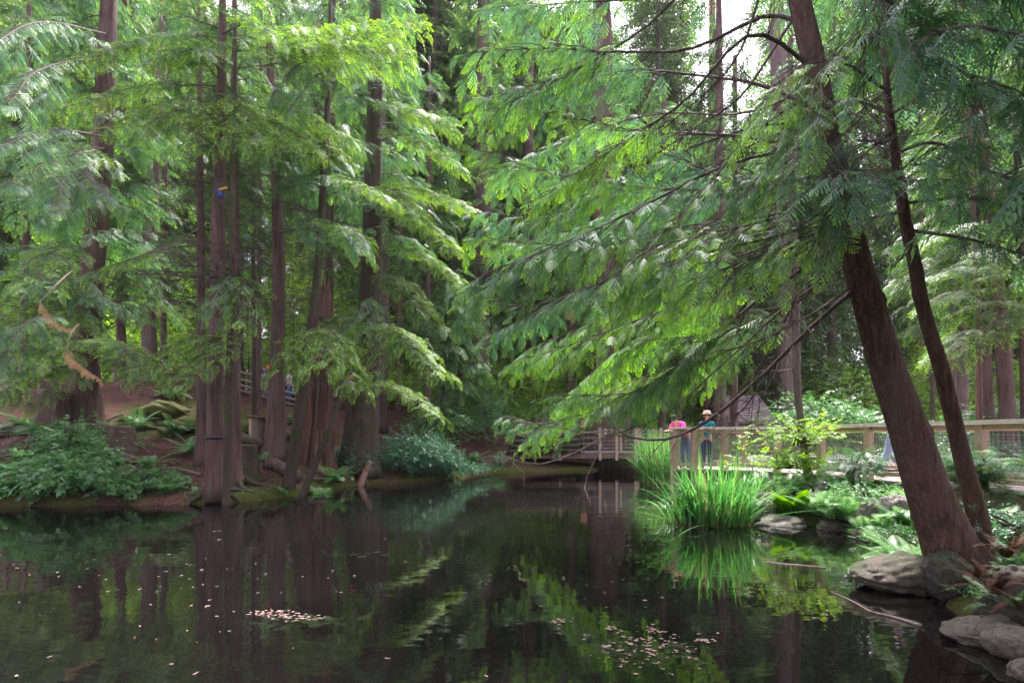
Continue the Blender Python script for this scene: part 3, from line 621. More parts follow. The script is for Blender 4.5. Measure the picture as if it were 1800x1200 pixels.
# ================================================================ trees further back on the left and centre
back = [
 ('big pale pink trunk rising behind the bank between the far-left cedar and the strapped trunk', [(262, 700, 30), (262, 500, 27), (270, 300, 23), (285, 100, 18), (295, -120, 12)], 24, 'bark2', 'hemmid', 9, 30, 3.2, 60),
 ('thin pinkish trunk close beside the big pale pink trunk', [(287, 700, 14), (288, 500, 12), (290, 300, 11), (292, 0, 8)], 27, 'bark2', 'hemmid', 12, 30, 2.6, 40),
 ('slender trunk standing between the strapped cedar and the close trunk group on the left bank', [(447, 740, 9), (446, 600, 8), (445, 400, 7), (444, 200, 5), (444, 60, 3)], 19, 'bark3', 'hemmid', 6.5, 16, 1.6, 26),
 ('slender reddish trunk in front of the log rail fence, left of the dark straight cedar', [(455, 735, 10), (455, 600, 9), (456, 400, 8), (458, 150, 6), (460, -20, 4)], 21, 'bark', 'hemmid', 8, 20, 1.8, 26),
 ('grey trunk behind the splintered snag, seen just to its right', [(577, 760, 20), (578, 650, 16), (580, 400, 13), (585, 100, 10), (588, -100, 7)], 22, 'bark3', 'hemmid', 8, 24, 2.6, 50),
 ('tall reddish trunk behind the top of the big strapped cedar', [(668, 700, 26), (672, 450, 24), (668, 300, 24), (666, 150, 20), (664, -80, 14)], 26, 'bark2', 'hemmid', 11, 30, 3.2, 60),
 ('tall trunk at the middle of the photo, left of the big hanging cedar boughs', [(846, 740, 32), (848, 500, 30), (849, 300, 28), (850, 100, 24), (851, -120, 16)], 30, 'bark', 'hemmid', 8, 36, 3.6, 80),
 ('slim dark trunk on the red bank right of the salal bush', [(773, 775, 8), (778, 720, 7), (782, 640, 6), (784, 540, 4), (785, 470, 3)], 24, 'bark3', 'cedarmid', 4.5, 9, 1.4, 22),
 ('young cedar with low green branches on the red bank, right of the slim dark trunk', [(806, 775, 9), (807, 720, 8), (808, 640, 6), (809, 560, 4), (810, 500, 2)], 24.6, 'bark3', 'cedarmid', 3.6, 9, 1.9, 46),
 ('dark trunk half hidden behind the right part of the salal bush', [(752, 770, 12), (752, 700, 11), (752, 550, 9), (754, 300, 7), (755, 100, 4)], 23, 'bark', 'hemmid', 5, 18, 2.4, 46),
 ('thin trunk seen just left of the big cedar at the footbridge', [(1004, 770, 18), (1004, 650, 16), (1003, 400, 12), (1002, 100, 9)], 29, 'bark', 'hemmid', 6, 28, 2.8, 50),
 ('huge ribbed cedar standing behind the footbridge', [(1068, 812, 88), (1067, 700, 64), (1064, 550, 50), (1060, 300, 42), (1058, 50, 32), (1057, -150, 20)], 28.5, 'bark', 'cedarmid', 6, 34, 4.0, 90),
 ('slim pale trunk immediately right of the huge ribbed cedar', [(1104, 770, 9), (1104, 650, 8), (1103, 450, 7), (1102, 250, 5)], 29, 'bark2', 'hemmid', 5, 20, 2.2, 40),
 ('very thin trunk behind the footbridge railing', [(1134, 760, 6), (1134, 650, 5), (1133, 450, 4), (1132, 300, 3)], 31, 'bark3', 'hemmid', 6, 18, 2.0, 36),
 ('dark trunk behind the footbridge, left of the bending person', [(1163, 752, 14), (1164, 650, 13), (1166, 400, 10), (1168, 150, 7)], 30, 'bark', 'hemmid', 6.5, 26, 2.8, 50),
 ('dark trunk rising right behind the bending person', [(1195, 752, 8), (1195, 650, 8), (1194, 450, 6), (1194, 250, 4)], 32, 'bark', 'hemmid', 7, 24, 2.6, 46),
 ('dark trunk behind the person in the straw hat', [(1243, 752, 13), (1243, 650, 12), (1243, 450, 10), (1250, 100, 7)], 33, 'bark', 'hemmid', 7, 28, 2.8, 50),
 ('stout dark trunk between the straw hat and the shingle-roofed shelter', [(1266, 752, 24), (1266, 650, 22), (1265, 400, 18), (1264, 100, 13), (1263, -60, 9)], 24, 'bark', 'hemmid', 6, 25, 3.0, 46),
 ('dark trunk touching the left edge of the shelter roof', [(1290, 752, 15), (1290, 650, 14), (1291, 400, 11), (1292, 100, 8)], 25.5, 'bark', 'hemmid', 6.5, 20, 2.6, 36),
 ('thin straight trunk standing against the open sky, right of centre', [(1256, 740, 18), (1255, 500, 16), (1253, 250, 14), (1252, 50, 12), (1251, -120, 8)], 36, 'bark3', 'hemmid', 10, 22, 2.6, 26),
 ('large reddish trunk far behind, left of the leaning trunk top, against the sky', [(1384, 740, 36), (1380, 500, 33), (1372, 250, 30), (1366, 50, 27), (1362, -100, 20)], 34, 'bark2', 'hemmid', 9, 24, 3.0, 40),
 ('dark trunk behind the railing between the two near leaning trunks', [(1676, 740, 16), (1674, 600, 14), (1672, 400, 12), (1668, 100, 9)], 20, 'bark', 'hemmid', 6, 20, 2.6, 44),
 ('pinkish pale trunk behind the railing, right of the thin leaning trunk', [(1692, 738, 24), (1691, 600, 21), (1690, 350, 18), (1686, 150, 15), (1684, -50, 11)], 21, 'bark2', 'hemmid', 7, 22, 2.6, 44),
 ('dark trunk leaning slightly left behind the railing, left of the thicker one', [(1742, 738, 24), (1732, 600, 20), (1720, 450, 18), (1708, 250, 14), (1700, 50, 11)], 15.5, 'bark', 'hemmid', 5.5, 15, 2.2, 40),
 ('thickest dark trunk behind the right end of the railing', [(1777, 740, 36), (1764, 620, 30), (1750, 480, 27), (1728, 250, 24), (1712, 50, 19), (1702, -120, 14)], 14, 'bark', 'hemmid', 6, 14, 2.4, 40),
 ('dark trunk cut by the right edge of the photo behind the railing', [(1806, 740, 22), (1800, 600, 20), (1793, 400, 17), (1785, 150, 13)], 15, 'bark', 'hemmid', 5.5, 14, 2.2, 36),
 ('thin trunk behind the railing seen between the leaning trunks near their tops', [(1640, 745, 10), (1638, 600, 9), (1634, 400, 8), (1630, 150, 6)], 22, 'bark3', 'hemmid', 6, 20, 2.4, 40),
 ('slim trunk far back right of the strapped cedar', [(700, 740, 12), (702, 600, 11), (704, 400, 9), (706, 100, 7)], 31, 'bark', 'hemmid', 7, 30, 3.0, 56),
 ('slim trunk in the dark wood behind the far-left cedar', [(40, 720, 16), (42, 600, 15), (46, 400, 13), (50, 100, 10), (52, -80, 7)], 22, 'bark', 'hemmid', 6, 24, 3.0, 60),
 ('reddish trunk in the wood right of the far-left cedar', [(212, 720, 20), (213, 600, 18), (215, 350, 15), (218, 80, 11), (219, -80, 8)], 25, 'bark', 'hemmid', 8, 26, 3.0, 56),
 ('dark trunk in the wood between the strapped cedar and the mid-photo trunk', [(760, 700, 20), (762, 500, 17), (764, 250, 14), (765, 0, 10)], 36, 'bark', 'hemmid', 8, 36, 3.4, 60),
 ('tall trunk in the wood behind the hanging cedar boughs, right of the photo middle', [(930, 740, 22), (930, 500, 20), (930, 250, 17), (930, 0, 13)], 35, 'bark', 'hemmid', 7, 40, 3.6, 70),
 ('orange-brown trunk behind the trunk group on the left bank', [(420, 700, 14), (420, 620, 13), (422, 450, 12), (425, 200, 9)], 27, 'bark2', 'hemmid', 9, 26, 2.8, 46),
]
for k, (lab, spec, d, bk, kind, z0, z1, Lm, nb) in enumerate(back):
    nm = 'cedar_tree' if 'cedar' in kind else 'conifer_tree'
    big = 'ribbed' in lab
    make_tree(nm, lab, spec, d, bk, kind, z0, z1, Lm, nb, .75 if d > 22 else .6, .34 if d > 22 else .26, flare=.45 if big else .4, flare_h=1.2 if big else .5, seed=40 + k, ndead=8, dead_z=(3, z0 + 2), lobes=9 if big else 5,
              sides=32 if big else 12, bright=.1, rough=.12 if big else .05)

# ================================================================ the near right cedar with two leaning trunks
A1 = [(1712, 1058, 130), (1672, 960, 108), (1628, 850, 94), (1592, 740, 84), (1560, 650, 75), (1528, 540, 66), (1500, 440, 60), (1478, 340, 56), (1455, 250, 52), (1432, 120, 48), (1405, 0, 44), (1380, -140, 38)]
pts, rad = px_trunk(A1, 5.5)
C1 = empty('cedar_tree', pts[0], 'thick dark trunk leaning left over the pond at the near right bank', 'tree')
g, pc1, rc1 = trunk_geo(pts, rad * .86, .8, .42, 4, 90, 11, .035, n=160, knots=30, fur=.018); g.build('trunk', [M['barkl']], C1, pts[0])
A2 = [(1748, 1030, 54), (1716, 900, 46), (1686, 780, 38), (1655, 650, 34), (1625, 550, 30), (1605, 450, 28), (1590, 380, 26), (1575, 280, 20), (1562, 180, 16), (1552, 60, 12), (1545, -120, 10), (1540, -500, 7), (1540, -750, 3)]
pts, rad = px_trunk(A2, 5.75)
C2 = empty('cedar_tree', pts[0], 'thinner trunk leaning left just behind the thick leaning trunk', 'tree')
g, pc2, rc2 = trunk_geo(pts, rad * .88, .5, .3, 3, 60, 12, .03, n=120, knots=18, fur=.018); g.build('trunk', [M['barkl']], C2, pts[0])

r = np.random.default_rng(71); f = Fol()
crown_fill(f, f.g, pc2, rc2, 6.6, 10.5, 3.4, 46, 'cedarmid', r, .55, .2, .2, (7, 8), 0, -.2, az=.35, spread=.95)  # unseen crown above the frame, added on the right to shade the boughs below
f.flush(0, r).build('crown', [M['cedar'], M['twig']], C2, tuple(C2.location), smooth=False)
# boughs sweeping left and down from the leaning trunks: (points), radius, bright, size, spray start
W = [
 (C1, [(1470, 300, 5.5), (1330, 330, 6.0), (1150, 330, 6.6), (960, 300, 7.2), (850, 260, 7.6)], .034, .15, .42),
 (C1, [(1465, 270, 5.5), (1300, 240, 6.2), (1120, 230, 7.0), (940, 190, 7.6), (850, 170, 7.9)], .034, .1, .42),
 (C1, [(1450, 200, 5.5), (1340, 150, 6.0), (1220, 130, 6.6), (1080, 120, 7.0), (900, 150, 7.5)], .034, -.05, .42),
 (C1, [(1415, 40, 5.5), (1340, 30, 5.8), (1220, 85, 6.3), (1100, 92, 6.6), (960, 85, 7.0), (850, 90, 7.4)], .036, -.1, .42),
 (C1, [(1405, 0, 5.5), (1300, -30, 6), (1150, 0, 6.6), (1000, 10, 7.2), (860, 20, 7.8)], .034, -.05, .42),
 (C1, [(1478, 345, 5.5), (1350, 380, 6.0), (1200, 400, 6.4), (1020, 430, 6.8), (850, 420, 7.2)], .032, .0, .4),
 (C1, [(1485, 370, 5.5), (1380, 410, 5.6), (1250, 440, 5.8), (1100, 480, 6.0), (930, 540, 6.2), (840, 510, 6.4)], .030, .35, .42),
 (C1, [(1495, 420, 5.5), (1400, 480, 6.0), (1290, 560, 6.6), (1190, 640, 7.2), (1100, 690, 7.8), (980, 690, 8.4)], .036, -.1, .42),
 (C1, [(1490, 400, 5.5), (1350, 470, 6.4), (1180, 540, 7.2), (1020, 600, 7.8), (900, 640, 8.4)], .030, -.1, .42),
 (C1, [(1460, 250, 5.5), (1280, 290, 5.4), (1100, 380, 5.3), (960, 440, 5.4), (840, 490, 5.6)], .028, .3, .38),
 (C1, [(1440, 160, 5.5), (1330, 230, 5.1), (1240, 330, 4.9), (1170, 400, 4.9), (1110, 460, 4.9)], .022, .3, .36),
 (C1, [(1470, 320, 5.5), (1400, 370, 4.9), (1320, 400, 4.6), (1230, 420, 4.5), (1120, 450, 4.5)], .022, .3, .36),
 (C2, [(1588, 372, 5.75), (1520, 385, 5.2), (1420, 415, 4.9), (1330, 450, 4.8), (1240, 480, 4.8)], .026, -.1, .34),
 (C2, [(1578, 330, 5.75), (1450, 325, 5.3), (1350, 312, 5.3), (1270, 310, 5.4), (1180, 270, 5.6)], .030, -.15, .34),
 (C2, [(1570, 250, 5.75), (1480, 250, 5.2), (1380, 290, 5), (1300, 350, 4.9)], .022, .1, .34),
 (C2, [(1560, 160, 5.75), (1480, 110, 5.3), (1400, 120, 5.0), (1330, 180, 4.8)], .022, .4, .34),
 (C2, [(1565, 200, 5.75), (1500, 180, 5.0), (1430, 200, 4.7), (1380, 260, 4.6)], .020, .3, .34),
 (C1, [(1500, 440, 5.5), (1430, 500, 5.9), (1340, 560, 6.3), (1240, 590, 6.7), (1120, 600, 7.1)], .024, -.2, .4),
 (C1, [(1480, 350, 5.5), (1380, 450, 6.6), (1250, 600, 8.0), (1100, 700, 9), (960, 745, 9.6), (900, 735, 9.8)], .03, -.1, .42),
 (C1, [(1430, 120, 5.5), (1320, 60, 5.2), (1200, 180, 5.5), (1080, 260, 6), (960, 340, 6.4)], .03, .0, .4),
 (C1, [(1450, 210, 5.5), (1300, 230, 6.4), (1120, 300, 7.4), (980, 380, 8), (860, 380, 8.4)], .03, .2, .42),
 (C1, [(1400, -40, 5.5), (1260, -60, 6.0), (1120, 60, 6.6), (980, 140, 7.0), (860, 200, 7.4)], .03, .2, .42),
 (C1, [(1485, 380, 5.5), (1330, 500, 7.5), (1180, 560, 9), (1060, 640, 10), (980, 720, 10.6)], .03, -.1, .46),
 (C1, [(1450, 200, 5.5), (1330, 250, 7.0), (1180, 330, 8.4), (1020, 400, 9.4), (900, 430, 10)], .026, .0, .46),
 (C1, [(1480, 350, 5.5), (1330, 440, 7.0), (1200, 480, 8.2), (1060, 560, 9.2), (930, 620, 10)], .026, .0, .46),
 (C1, [(1440, 150, 5.5), (1300, 200, 6.8), (1150, 200, 8.0), (1000, 240, 9.0), (880, 300, 9.6)], .026, .0, .46),
 (C1, [(1500, 450, 5.5), (1360, 560, 7.6), (1200, 640, 9.4), (1050, 690, 10.6), (930, 770, 11.2)], .026, .0, .46),
 (C2, [(1560, 160, 5.75), (1520, 190, 5.1), (1480, 240, 4.8), (1440, 300, 4.7)], .016, .0, .3),
 (C2, [(1572, 240, 5.75), (1530, 260, 5.1), (1490, 310, 4.8), (1440, 380, 4.7)], .016, .0, .3),
 (C2, [(1545, 20, 5.75), (1500, 60, 5.0), (1450, 110, 4.7), (1400, 180, 4.6)], .016, .0, .3),
 (C1, [(1490, 390, 5.5), (1300, 420, 7.2), (1150, 470, 8.2), (1000, 520, 9), (880, 580, 9.6)], .03, .1, .46),
]
R_SZ = (.72, .58, .86, .66, .78); R_BR = (.3, .9, -.4, .6, 0, 1.2, -.5)
for k, (T, pp, r0, br, sz) in enumerate(W):
    hero_branch(T, pp, r0 * .72, 'cedar', sz * R_SZ[k % 5], .125, .27, 1.05, .56 if min(q[1] for q in pp[:3]) < 165 else .34, .2, 1.5, br + R_BR[k % 7], seed=200 + k, bare=20, side_down=.4)
# the long bare arching branches under the boughs
hero_branch(C1, [(1497, 512, 5.5), (1420, 580, 5.5), (1340, 660, 5.6), (1250, 735, 5.7), (1180, 770, 5.8), (1120, 770, 5.9), (1085, 755, 6.0), (1078, 742, 6.0)], .030, None, bare=12, seed=230, wob=.01, label='long bare branch curving down over the pond')
hero_branch(C1, [(1500, 500, 5.5), (1430, 550, 5.2), (1330, 600, 5.0), (1250, 620, 5.0)], .016, None, bare=10, seed=231, wob=.01)
hero_branch(C1, [(1080, 755, 6.0), (1060, 768, 6.1), (1010, 795, 6.2), (950, 815, 6.3), (900, 806, 6.4), (880, 792, 6.4)], .010, None, bare=8, seed=232, wob=.01, wood='deadtwig', label='pale dead twig end trailing over the water')
hero_branch(C1, [(1078, 755, 6.0), (1050, 800, 6.1), (1035, 830, 6.1), (1030, 848, 6.1)], .006, None, bare=3, seed=233, wob=.01, wood='deadtwig')
hero_branch(C1, [(1082, 755, 6.0), (1020, 760, 6.4), (980, 745, 6.6), (960, 730, 6.8)], .008, None, bare=8, seed=234, wob=.01, wood='deadtwig')
hero_branch(C1, [(925, 735, 6.8), (922, 790, 6.8), (920, 860, 6.8)], .005, None, bare=2, seed=236, wob=.01, wood='deadtwig')
for k, pp in enumerate(([(1340, -20, 5.4), (1290, 110, 5.6), (1200, 200, 6), (1140, 250, 6.4)], [(1390, 40, 5.4), (1300, 170, 5.5), (1210, 230, 6), (1120, 290, 6.4)], [(1500, 460, 5.5), (1380, 540, 5.7), (1260, 650, 6.0), (1170, 730, 6.4), (1100, 760, 6.8)],
                        [(1480, 360, 5.5), (1420, 480, 5.4), (1350, 620, 5.6), (1290, 700, 5.8)], [(1400, 600, 5.5), (1360, 640, 5.7), (1310, 720, 5.9), (1285, 740, 6)], [(1520, 0, 5.3), (1520, 110, 5.2), (1510, 200, 5.2)])):
    hero_branch(C1, pp, .016, None, bare=14, seed=240 + k, wob=.02)
# boughs to the right and overhead, shade put into their darker tint
WR = [(C2, [(1600, 405, 5.75), (1680, 415, 5.3), (1760, 430, 5.0), (1850, 450, 4.8)], .022, -.4, .3, .55), (C2, [(1592, 357, 5.75), (1650, 350, 5.4), (1720, 345, 5), (1800, 380, 4.7)], .02, -.4, .3, .4),
      (C2, [(1575, 270, 5.75), (1640, 250, 5.4), (1720, 290, 5.2), (1800, 330, 5)], .02, -.5, .3, .35), (C2, [(1568, 200, 5.75), (1640, 160, 5.0), (1740, 150, 4.6), (1830, 190, 4.4)], .02, -.5, .32, .3),
      (C2, [(1560, 130, 5.75), (1640, 60, 4.8), (1750, 40, 4.2), (1860, 60, 4)], .02, -.5, .32, .3), (C2, [(1550, 60, 5.75), (1600, 0, 5.0), (1700, -40, 4.4), (1830, -20, 4.2)], .02, -.5, .32, .25),
      (C1, [(1440, 150, 5.5), (1540, 60, 5.0), (1640, 90, 4.6), (1720, 130, 4.4)], .02, -.5, .32, .3), (C1, [(1410, 0, 5.5), (1480, -60, 5.2), (1560, 20, 4.8), (1620, 80, 4.6)], .02, -.4, .32, .3), (C2, [(1590, 350, 5.75), (1560, 320, 5), (1500, 300, 4.6), (1440, 320, 4.4)], .016, -.3, .3, .3),
      (C1, [(1490, 400, 5.5), (1540, 350, 5), (1590, 290, 4.8), (1650, 250, 4.6)], .016, -.3, .3, .35)]
for k, (T, pp, r0, br, sz, s0) in enumerate(WR):
    hero_branch(T, pp, r0, 'cedar', sz, .13, .32, .85, s0, .32, 1.0, br, seed=260 + k, bare=4)
# cedars added outside the frame to shade the near banks and the pond corners
for k, (lab, x, y, z0_, z1_, Lm, nb) in enumerate((('shade cedar added on the near right bank beside the camera', 7.4, 1.6, 4.0, 12, 4.2, 42), ('shade cedar added on the near right bank beyond the right edge of the photo', 9.6, 5.2, 4.5, 12, 3.6, 40), ('dark cedar on the right bank close beside the camera, hanging into the top right corner', 5.9, 3.4, 3.6, 12, 2.7, 44), ('shade cedar added on the right bank behind the camera', 5.2, -3.2, 3.0, 13, 4.8, 70), ('shade cedar added farther right behind the camera', 11.5, -1.5, 2.5, 13, 4.6, 60), ('shade cedar added on the shore right behind the camera', 1.2, -4.6, 3.4, 13, 5.0, 90), ('shade cedar added on the shore behind and left of the camera', -6.0, -6.0, 3.0, 14, 5.4, 90), ('large cedar added on the right bank to shade the corner of the pond', 8.2, .2, 4.4, 13, 5.6, 90), ('shade cedar added on the near left shore beyond the left edge of the photo', -17.5, 8.0, 3.5, 14, 4.6, 40))):
    zb = gz(x, y); root = empty('cedar_tree', (x, y, zb), lab, 'tree'); r = np.random.default_rng(600 + k)
    g, path, rr = trunk_geo(np.array([(x, y, zb - .2), (x + .1, y, 6.), (x, y, 14.)]), np.array([.35, .25, .08]), .5, .5, 5, 16, 600 + k); g.build('trunk', [M['bark']], root, (x, y, zb))
    f = Fol(); crown_fill(f, f.g, path, rr, z0_, z1_, Lm, nb, 'cedarmid', r, .75, .26, .25, (3, 4), 0, -.3); f.flush(0, r).build('crown', [M['cedar'], M['twig']], root, (x, y, zb), smooth=False)
# hemlock behind the right trunks with bright flat layers
pts, rad = px_trunk([(1722, 760, 14), (1720, 600, 12), (1712, 400, 9), (1706, 250, 6), (1702, 100, 3)], 10.6)
HR = empty('hemlock_tree', pts[0], 'young hemlock with bright yellow-green flat boughs behind the right railing', 'tree')
g, ph_, _ = trunk_geo(pts, rad, .2, .2, 3, 10, 21); g.build('trunk', [M['bark']], HR, pts[0])
for k, (a, b, c_) in enumerate((((1716, 500), (1760, 480, 9.6), (1830, 500, 9)), ((1716, 520), (1690, 510, 9.8), (1640, 530, 9.2)), ((1716, 540), (1740, 530, 9.6), (1780, 560, 9)), ((1716, 490), (1690, 470, 9.8), (1650, 475, 9.2)), ((1716, 580), (1690, 585, 9.8), (1640, 620, 9.4)), ((1714, 440), (1740, 440, 9.8), (1790, 455, 9.2)), ((1712, 400), (1690, 395, 9.9), (1655, 410, 9.4)))):
    hero_branch(HR, [(a[0], a[1], 10.6), b, c_], .014, 'hemlock', .4, .14, .3, .75, .2, .15, .85, .35, seed=280 + k, side_down=.08)

# slim pinkish trunk with vine maple in front of the railing
make_tree('young_tree', 'slim pinkish trunk growing in front of the railing, wrapped in light green leaves', [(1424, 862, 16), (1412, 770, 13), (1402, 680, 14), (1398, 560, 16), (1394, 400, 15), (1390, 200, 12), (1388, 0, 9), (1387, -140, 6)], 11.2, 'bark2', 'hemmid', 7.5, 12, 1.6, 16, .5, .25, flare=.3, flare_h=.2, seed=22, ndead=14, dead_z=(3, 8), sides=12)

# ================================================================ the far wood and the undergrowth (nobody could count them)
def top_py(px):
    t = -60 + 50 * math.sin(px * .021) + 40 * math.sin(px * .057)
    for c, w_, v in ((1290, 62, 235), (1215, 40, 190), (1110, 36, 130), (842, 36, 110), (30, 46, 75), (250, 30, 60), (1420, 30, 90), (540, 22, 40), (960, 25, 60)):
        if abs(px - c) < w_: t = max(t, v)
    return t
r_ = np.random.default_rng(77)
f = Fol(); g = f.g
for k in range(190):
    px = r_.uniform(-120, 1920); d = r_.uniform(36, 68)
    x, y = (px - 900) / F * d, d; zt = EYE + (HOR - top_py(px) + r_.normal(0, 14)) / F * d; zb = gz(x, y)
    tube(g, [(x, y, zb - .5), (x, y, zt * .5), (x + r_.normal(0, .4), y, zt)], [r_.uniform(.18, .5), .2, .04], 8, 1)
    Rm = r_.uniform(2.2, 3.6); n = int((zt - 1) * 18)
    for z in r_.uniform(zb + r_.uniform(.5, 6), zt, n):
        a = r_.uniform(0, 6.283); rad_ = Rm * min(1, (zt - z) / 5 + .3) * r_.uniform(.1, 1); dd = (math.cos(a), math.sin(a), -.35)
        f.put('far', (x + dd[0] * rad_, y + dd[1] * rad_, z - .2 * rad_), dd, nrm(UP + r_.normal(0, .3, 3)), r_.uniform(1.1, 2.1), r_.normal(.1, .3))
f.flush(0, r_); o = g.build('far_woods', [M['far'], M['bark2']], smooth=False)
tag(o, 'dense wall of tall conifers filling the background', 'woodland', kind='stuff')
f = Fol(); g = f.g
for k in range(330):
    px = r_.uniform(-60, 1860); d = r_.uniform(29, 46)
    if px < 620: d = r_.uniform(27.5, 42)
    x, y = (px - 900) / F * d, d; zb = gz(x, y); H_ = r_.uniform(1.2, 6.5) if r_.random() < .75 else r_.uniform(6, 11)
    if 1150 < px < 1480 and d < 36: H_ = min(H_, 1.0)
    Rm = r_.uniform(1.0, 2.2); br = r_.normal(0, .5)
    tube(g, [(x, y, zb - .2), (x + r_.normal(0, .2), y, zb + H_ * .8)], [.05, .02], 5, 1)
    for _ in range(int(38 * Rm * (1 + H_ * .25))):
        v = r_.normal(0, 1, 3); v /= np.linalg.norm(v); v[2] = abs(v[2]) if H_ < 2.5 else v[2]; q = r_.uniform(.5, 1) ** .5
        p = np.array([x + v[0] * Rm * q, y + v[1] * Rm * q, zb + H_ * .55 + v[2] * H_ * .5 * q])
        f.put('oval', p, nrm(v + np.array([0, 0, -.4])), nrm(UP * .8 + v * .5 + r_.normal(0, .3, 3)), r_.uniform(.6, 1.15), br)
f.flush(0, r_); o = g.build('undergrowth', [M['broad'], M['twig']], smooth=False)
tag(o, 'light green leafy undergrowth beneath the tall conifers', 'undergrowth', kind='stuff')

# ================================================================ ground things
def blob(g, c, s, seed, n=26, m=18, amp=.1, mi=0, rz=0., pw=1.0, tilt=0.):
    r = np.random.default_rng(seed); th = np.linspace(0, 2 * np.pi, n, endpoint=False); ph = np.linspace(.02, np.pi - .02, m)
    T, Ph = np.meshgrid(th, ph); d = np.stack([np.sin(Ph) * np.cos(T), np.sin(Ph) * np.sin(T), np.cos(Ph)], -1)
    q = np.ones(T.shape)
    for k in range(22):
        w_ = r.normal(0, 1 + k * .5, 3); q += amp * np.sin(d @ w_ * 1.5 + r.uniform(0, 6)) / (1 + .42 * k)
    d = np.sign(d) * np.abs(d) ** pw
    if tilt: d[..., 2] *= 1 + tilt * d[..., 0]
    V = d * q[..., None] * np.asarray(s); ca, sa = math.cos(rz), math.sin(rz); V = V @ np.array([[ca, sa, 0], [-sa, ca, 0], [0, 0, 1]]) + np.asarray(c)
    i = np.arange(m - 1)[:, None] * n; j = np.arange(n)[None]; j2 = (j + 1) % n
    g.add(V.reshape(-1, 3), np.stack([i + j, i + n + j, i + n + j2, i + j2], -1).reshape(-1, 4), (0, .5, 0), mi)
def rock(label, px, py, d, w, h, dep=None, mat='rock', seed=0, rz=0., pw=.9, cat='boulder', tilt=0.):
    """py = row of the rock's middle line at its foot"""
    c = P(px, py, d); s = (w / 2, (dep or w * .7) / 2, h); c[2] = max(c[2], min(gz(c[0], c[1]), .5)) if False else EYE - (py - HOR) / F * d
    g = Geo(); blob(g, c, s, seed, 56, 40, .09, rz=rz, pw=pw, tilt=tilt); o = g.build('boulder', [M[mat]], None, c)
    return tag(o, label, cat)
rock('broad flat boulder sloping into the water in front of the thick leaning trunk', 1577, 1013, 5.45, .86, .21, .6, 'rock', 1, -.1, tilt=.6)
rock('mossy upright boulder wedged against the foot of the thick leaning trunk', 1660, 1012, 5.15, .42, .24, .42, 'rockdark', 2)
rock('pale long boulder at the water edge beside the big reed clump', 1375, 925, 9.55, .90, .20, .55, 'rockpale', 3)
rock('pale pointed boulder half behind the right side of the reed clump', 1342, 905, 9.9, .45, .32, .4, 'rockpale', 4)
rock('low reddish boulder at the water edge below the light green ferns', 1462, 930, 9.0, .50, .14, .4, 'rock', 5)
rock('small stone half under water right of the low reddish boulder', 1512, 945, 8.3, .25, .16, .2, 'rock', 6)
rock('pale rounded boulder between ferns below the railing post', 1575, 902, 8.3, .42, .30, .4, 'rockpale', 7)
rock('pale flat boulder just left of the rounded one under the railing', 1535, 905, 8.6, .5, .25, .4, 'rockpale', 8)
rock('small pale stone between the skunk cabbage and the ferns', 1446, 862, 9.9, .22, .20, .2, 'rockpale', 9)
rock('flat pale slab behind the skunk cabbage leaves', 1345, 885, 10.3, .7, .22, .4, 'rockpale', 10)
rock('green algae-covered boulder sloping into the water at the lower right', 1725, 1118, 4.05, .46, .12, .4, 'rock', 11, tilt=.6)
rock('rounded grey boulder at the lower right edge of the photo', 1800, 1140, 3.75, .40, .15, .4, 'rock', 12)
rock('dark blue-grey boulder under the brown fern fronds', 1765, 1085, 4.3, .42, .20, .35, 'rockdark', 13)
rock('small dark stone touching the bottom right corner', 1815, 1195, 3.4, .22, .12, .25, 'rock', 14)
rock('stone behind the brown ferns at the right edge', 1790, 1030, 4.7, .35, .16, .3, 'rock', 15)
rock('white stone block at the end of the log retaining wall', 906, 787, 25.2, .28, .30, .3, 'rockpale', 16, pw=.6)
rock('smaller white stone block beside the log retaining wall', 923, 785, 25.3, .26, .20, .3, 'rockpale', 17, pw=.6)
for k, (px, py, d, w, h, lab) in enumerate(((290, 726, 19, 1.7, .42, 'big mossy overhanging log mound on the slope above the red bank'), (200, 757, 17.2, 1.5, .3, 'mossy hump at the roots of the huge far-left cedar'), (330, 752, 17.8, 1.2, .35, 'mossy green hummock with ferns left of the straight slim trunk'), (425, 752, 19, .9, .25, 'low mossy hummock behind the post box'))):
    rock(lab, px, py, d, w, h, w * .6, 'mossrock', 30 + k, .2, 1, 'mossy mound')

def log(label, a, b, rad, bark='bark3', seed=0, cat='log', name='log'):
    a, b = np.array(a), np.array(b); g = Geo(); t = np.linspace(0, 1, 14)[:, None]; r = np.random.default_rng(seed); p = a * (1 - t) + b * t + np.cumsum(r.normal(0, rad * .08, (14, 3)), 0)
    tube(g, p, rad * (1.05 - .15 * t[:, 0]), 16, radfn=lambda t, th: 1 + .06 * np.sin(3 * th + t * 5) + .04 * np.sin(7 * th - t * 9)); c = (a + b) / 2
    return tag(g.build(name, [M[bark]], None, c, smooth=True), label, cat)
def onland(px, d, up=0.):
    x = (px - 900) / F * d; return np.array([x, d, gz(x, d) + up])
log('thick short log lying in front of the splintered snag', onland(470, 15.6, .18), onland(527, 15.3, .16), .21, 'bark', 1)
log('log with cut ends lying behind the post box', onland(408, 19.5, .15), onland(452, 19.2, .15), .17, 'oldbark' if 'oldbark' in M else 'bark', 2)
log('log lying across the top of the cut stump', onland(412, 15.4, .85), onland(458, 15.1, .85), .16, 'bark3', 3)
log('long log on the slope behind the dark straight cedar', onland(470, 20, .2), onland(560, 20.5, .2), .2, 'bark', 4)
log('log pile piece right of the splintered snag', onland(585, 19.5, .15), onland(615, 19.2, .15), .18, 'bark', 5)
log('pale peeled log under the big strapped cedar', onland(560, 17.0, .08), onland(600, 16.6, .1), .09, 'snag', 6)
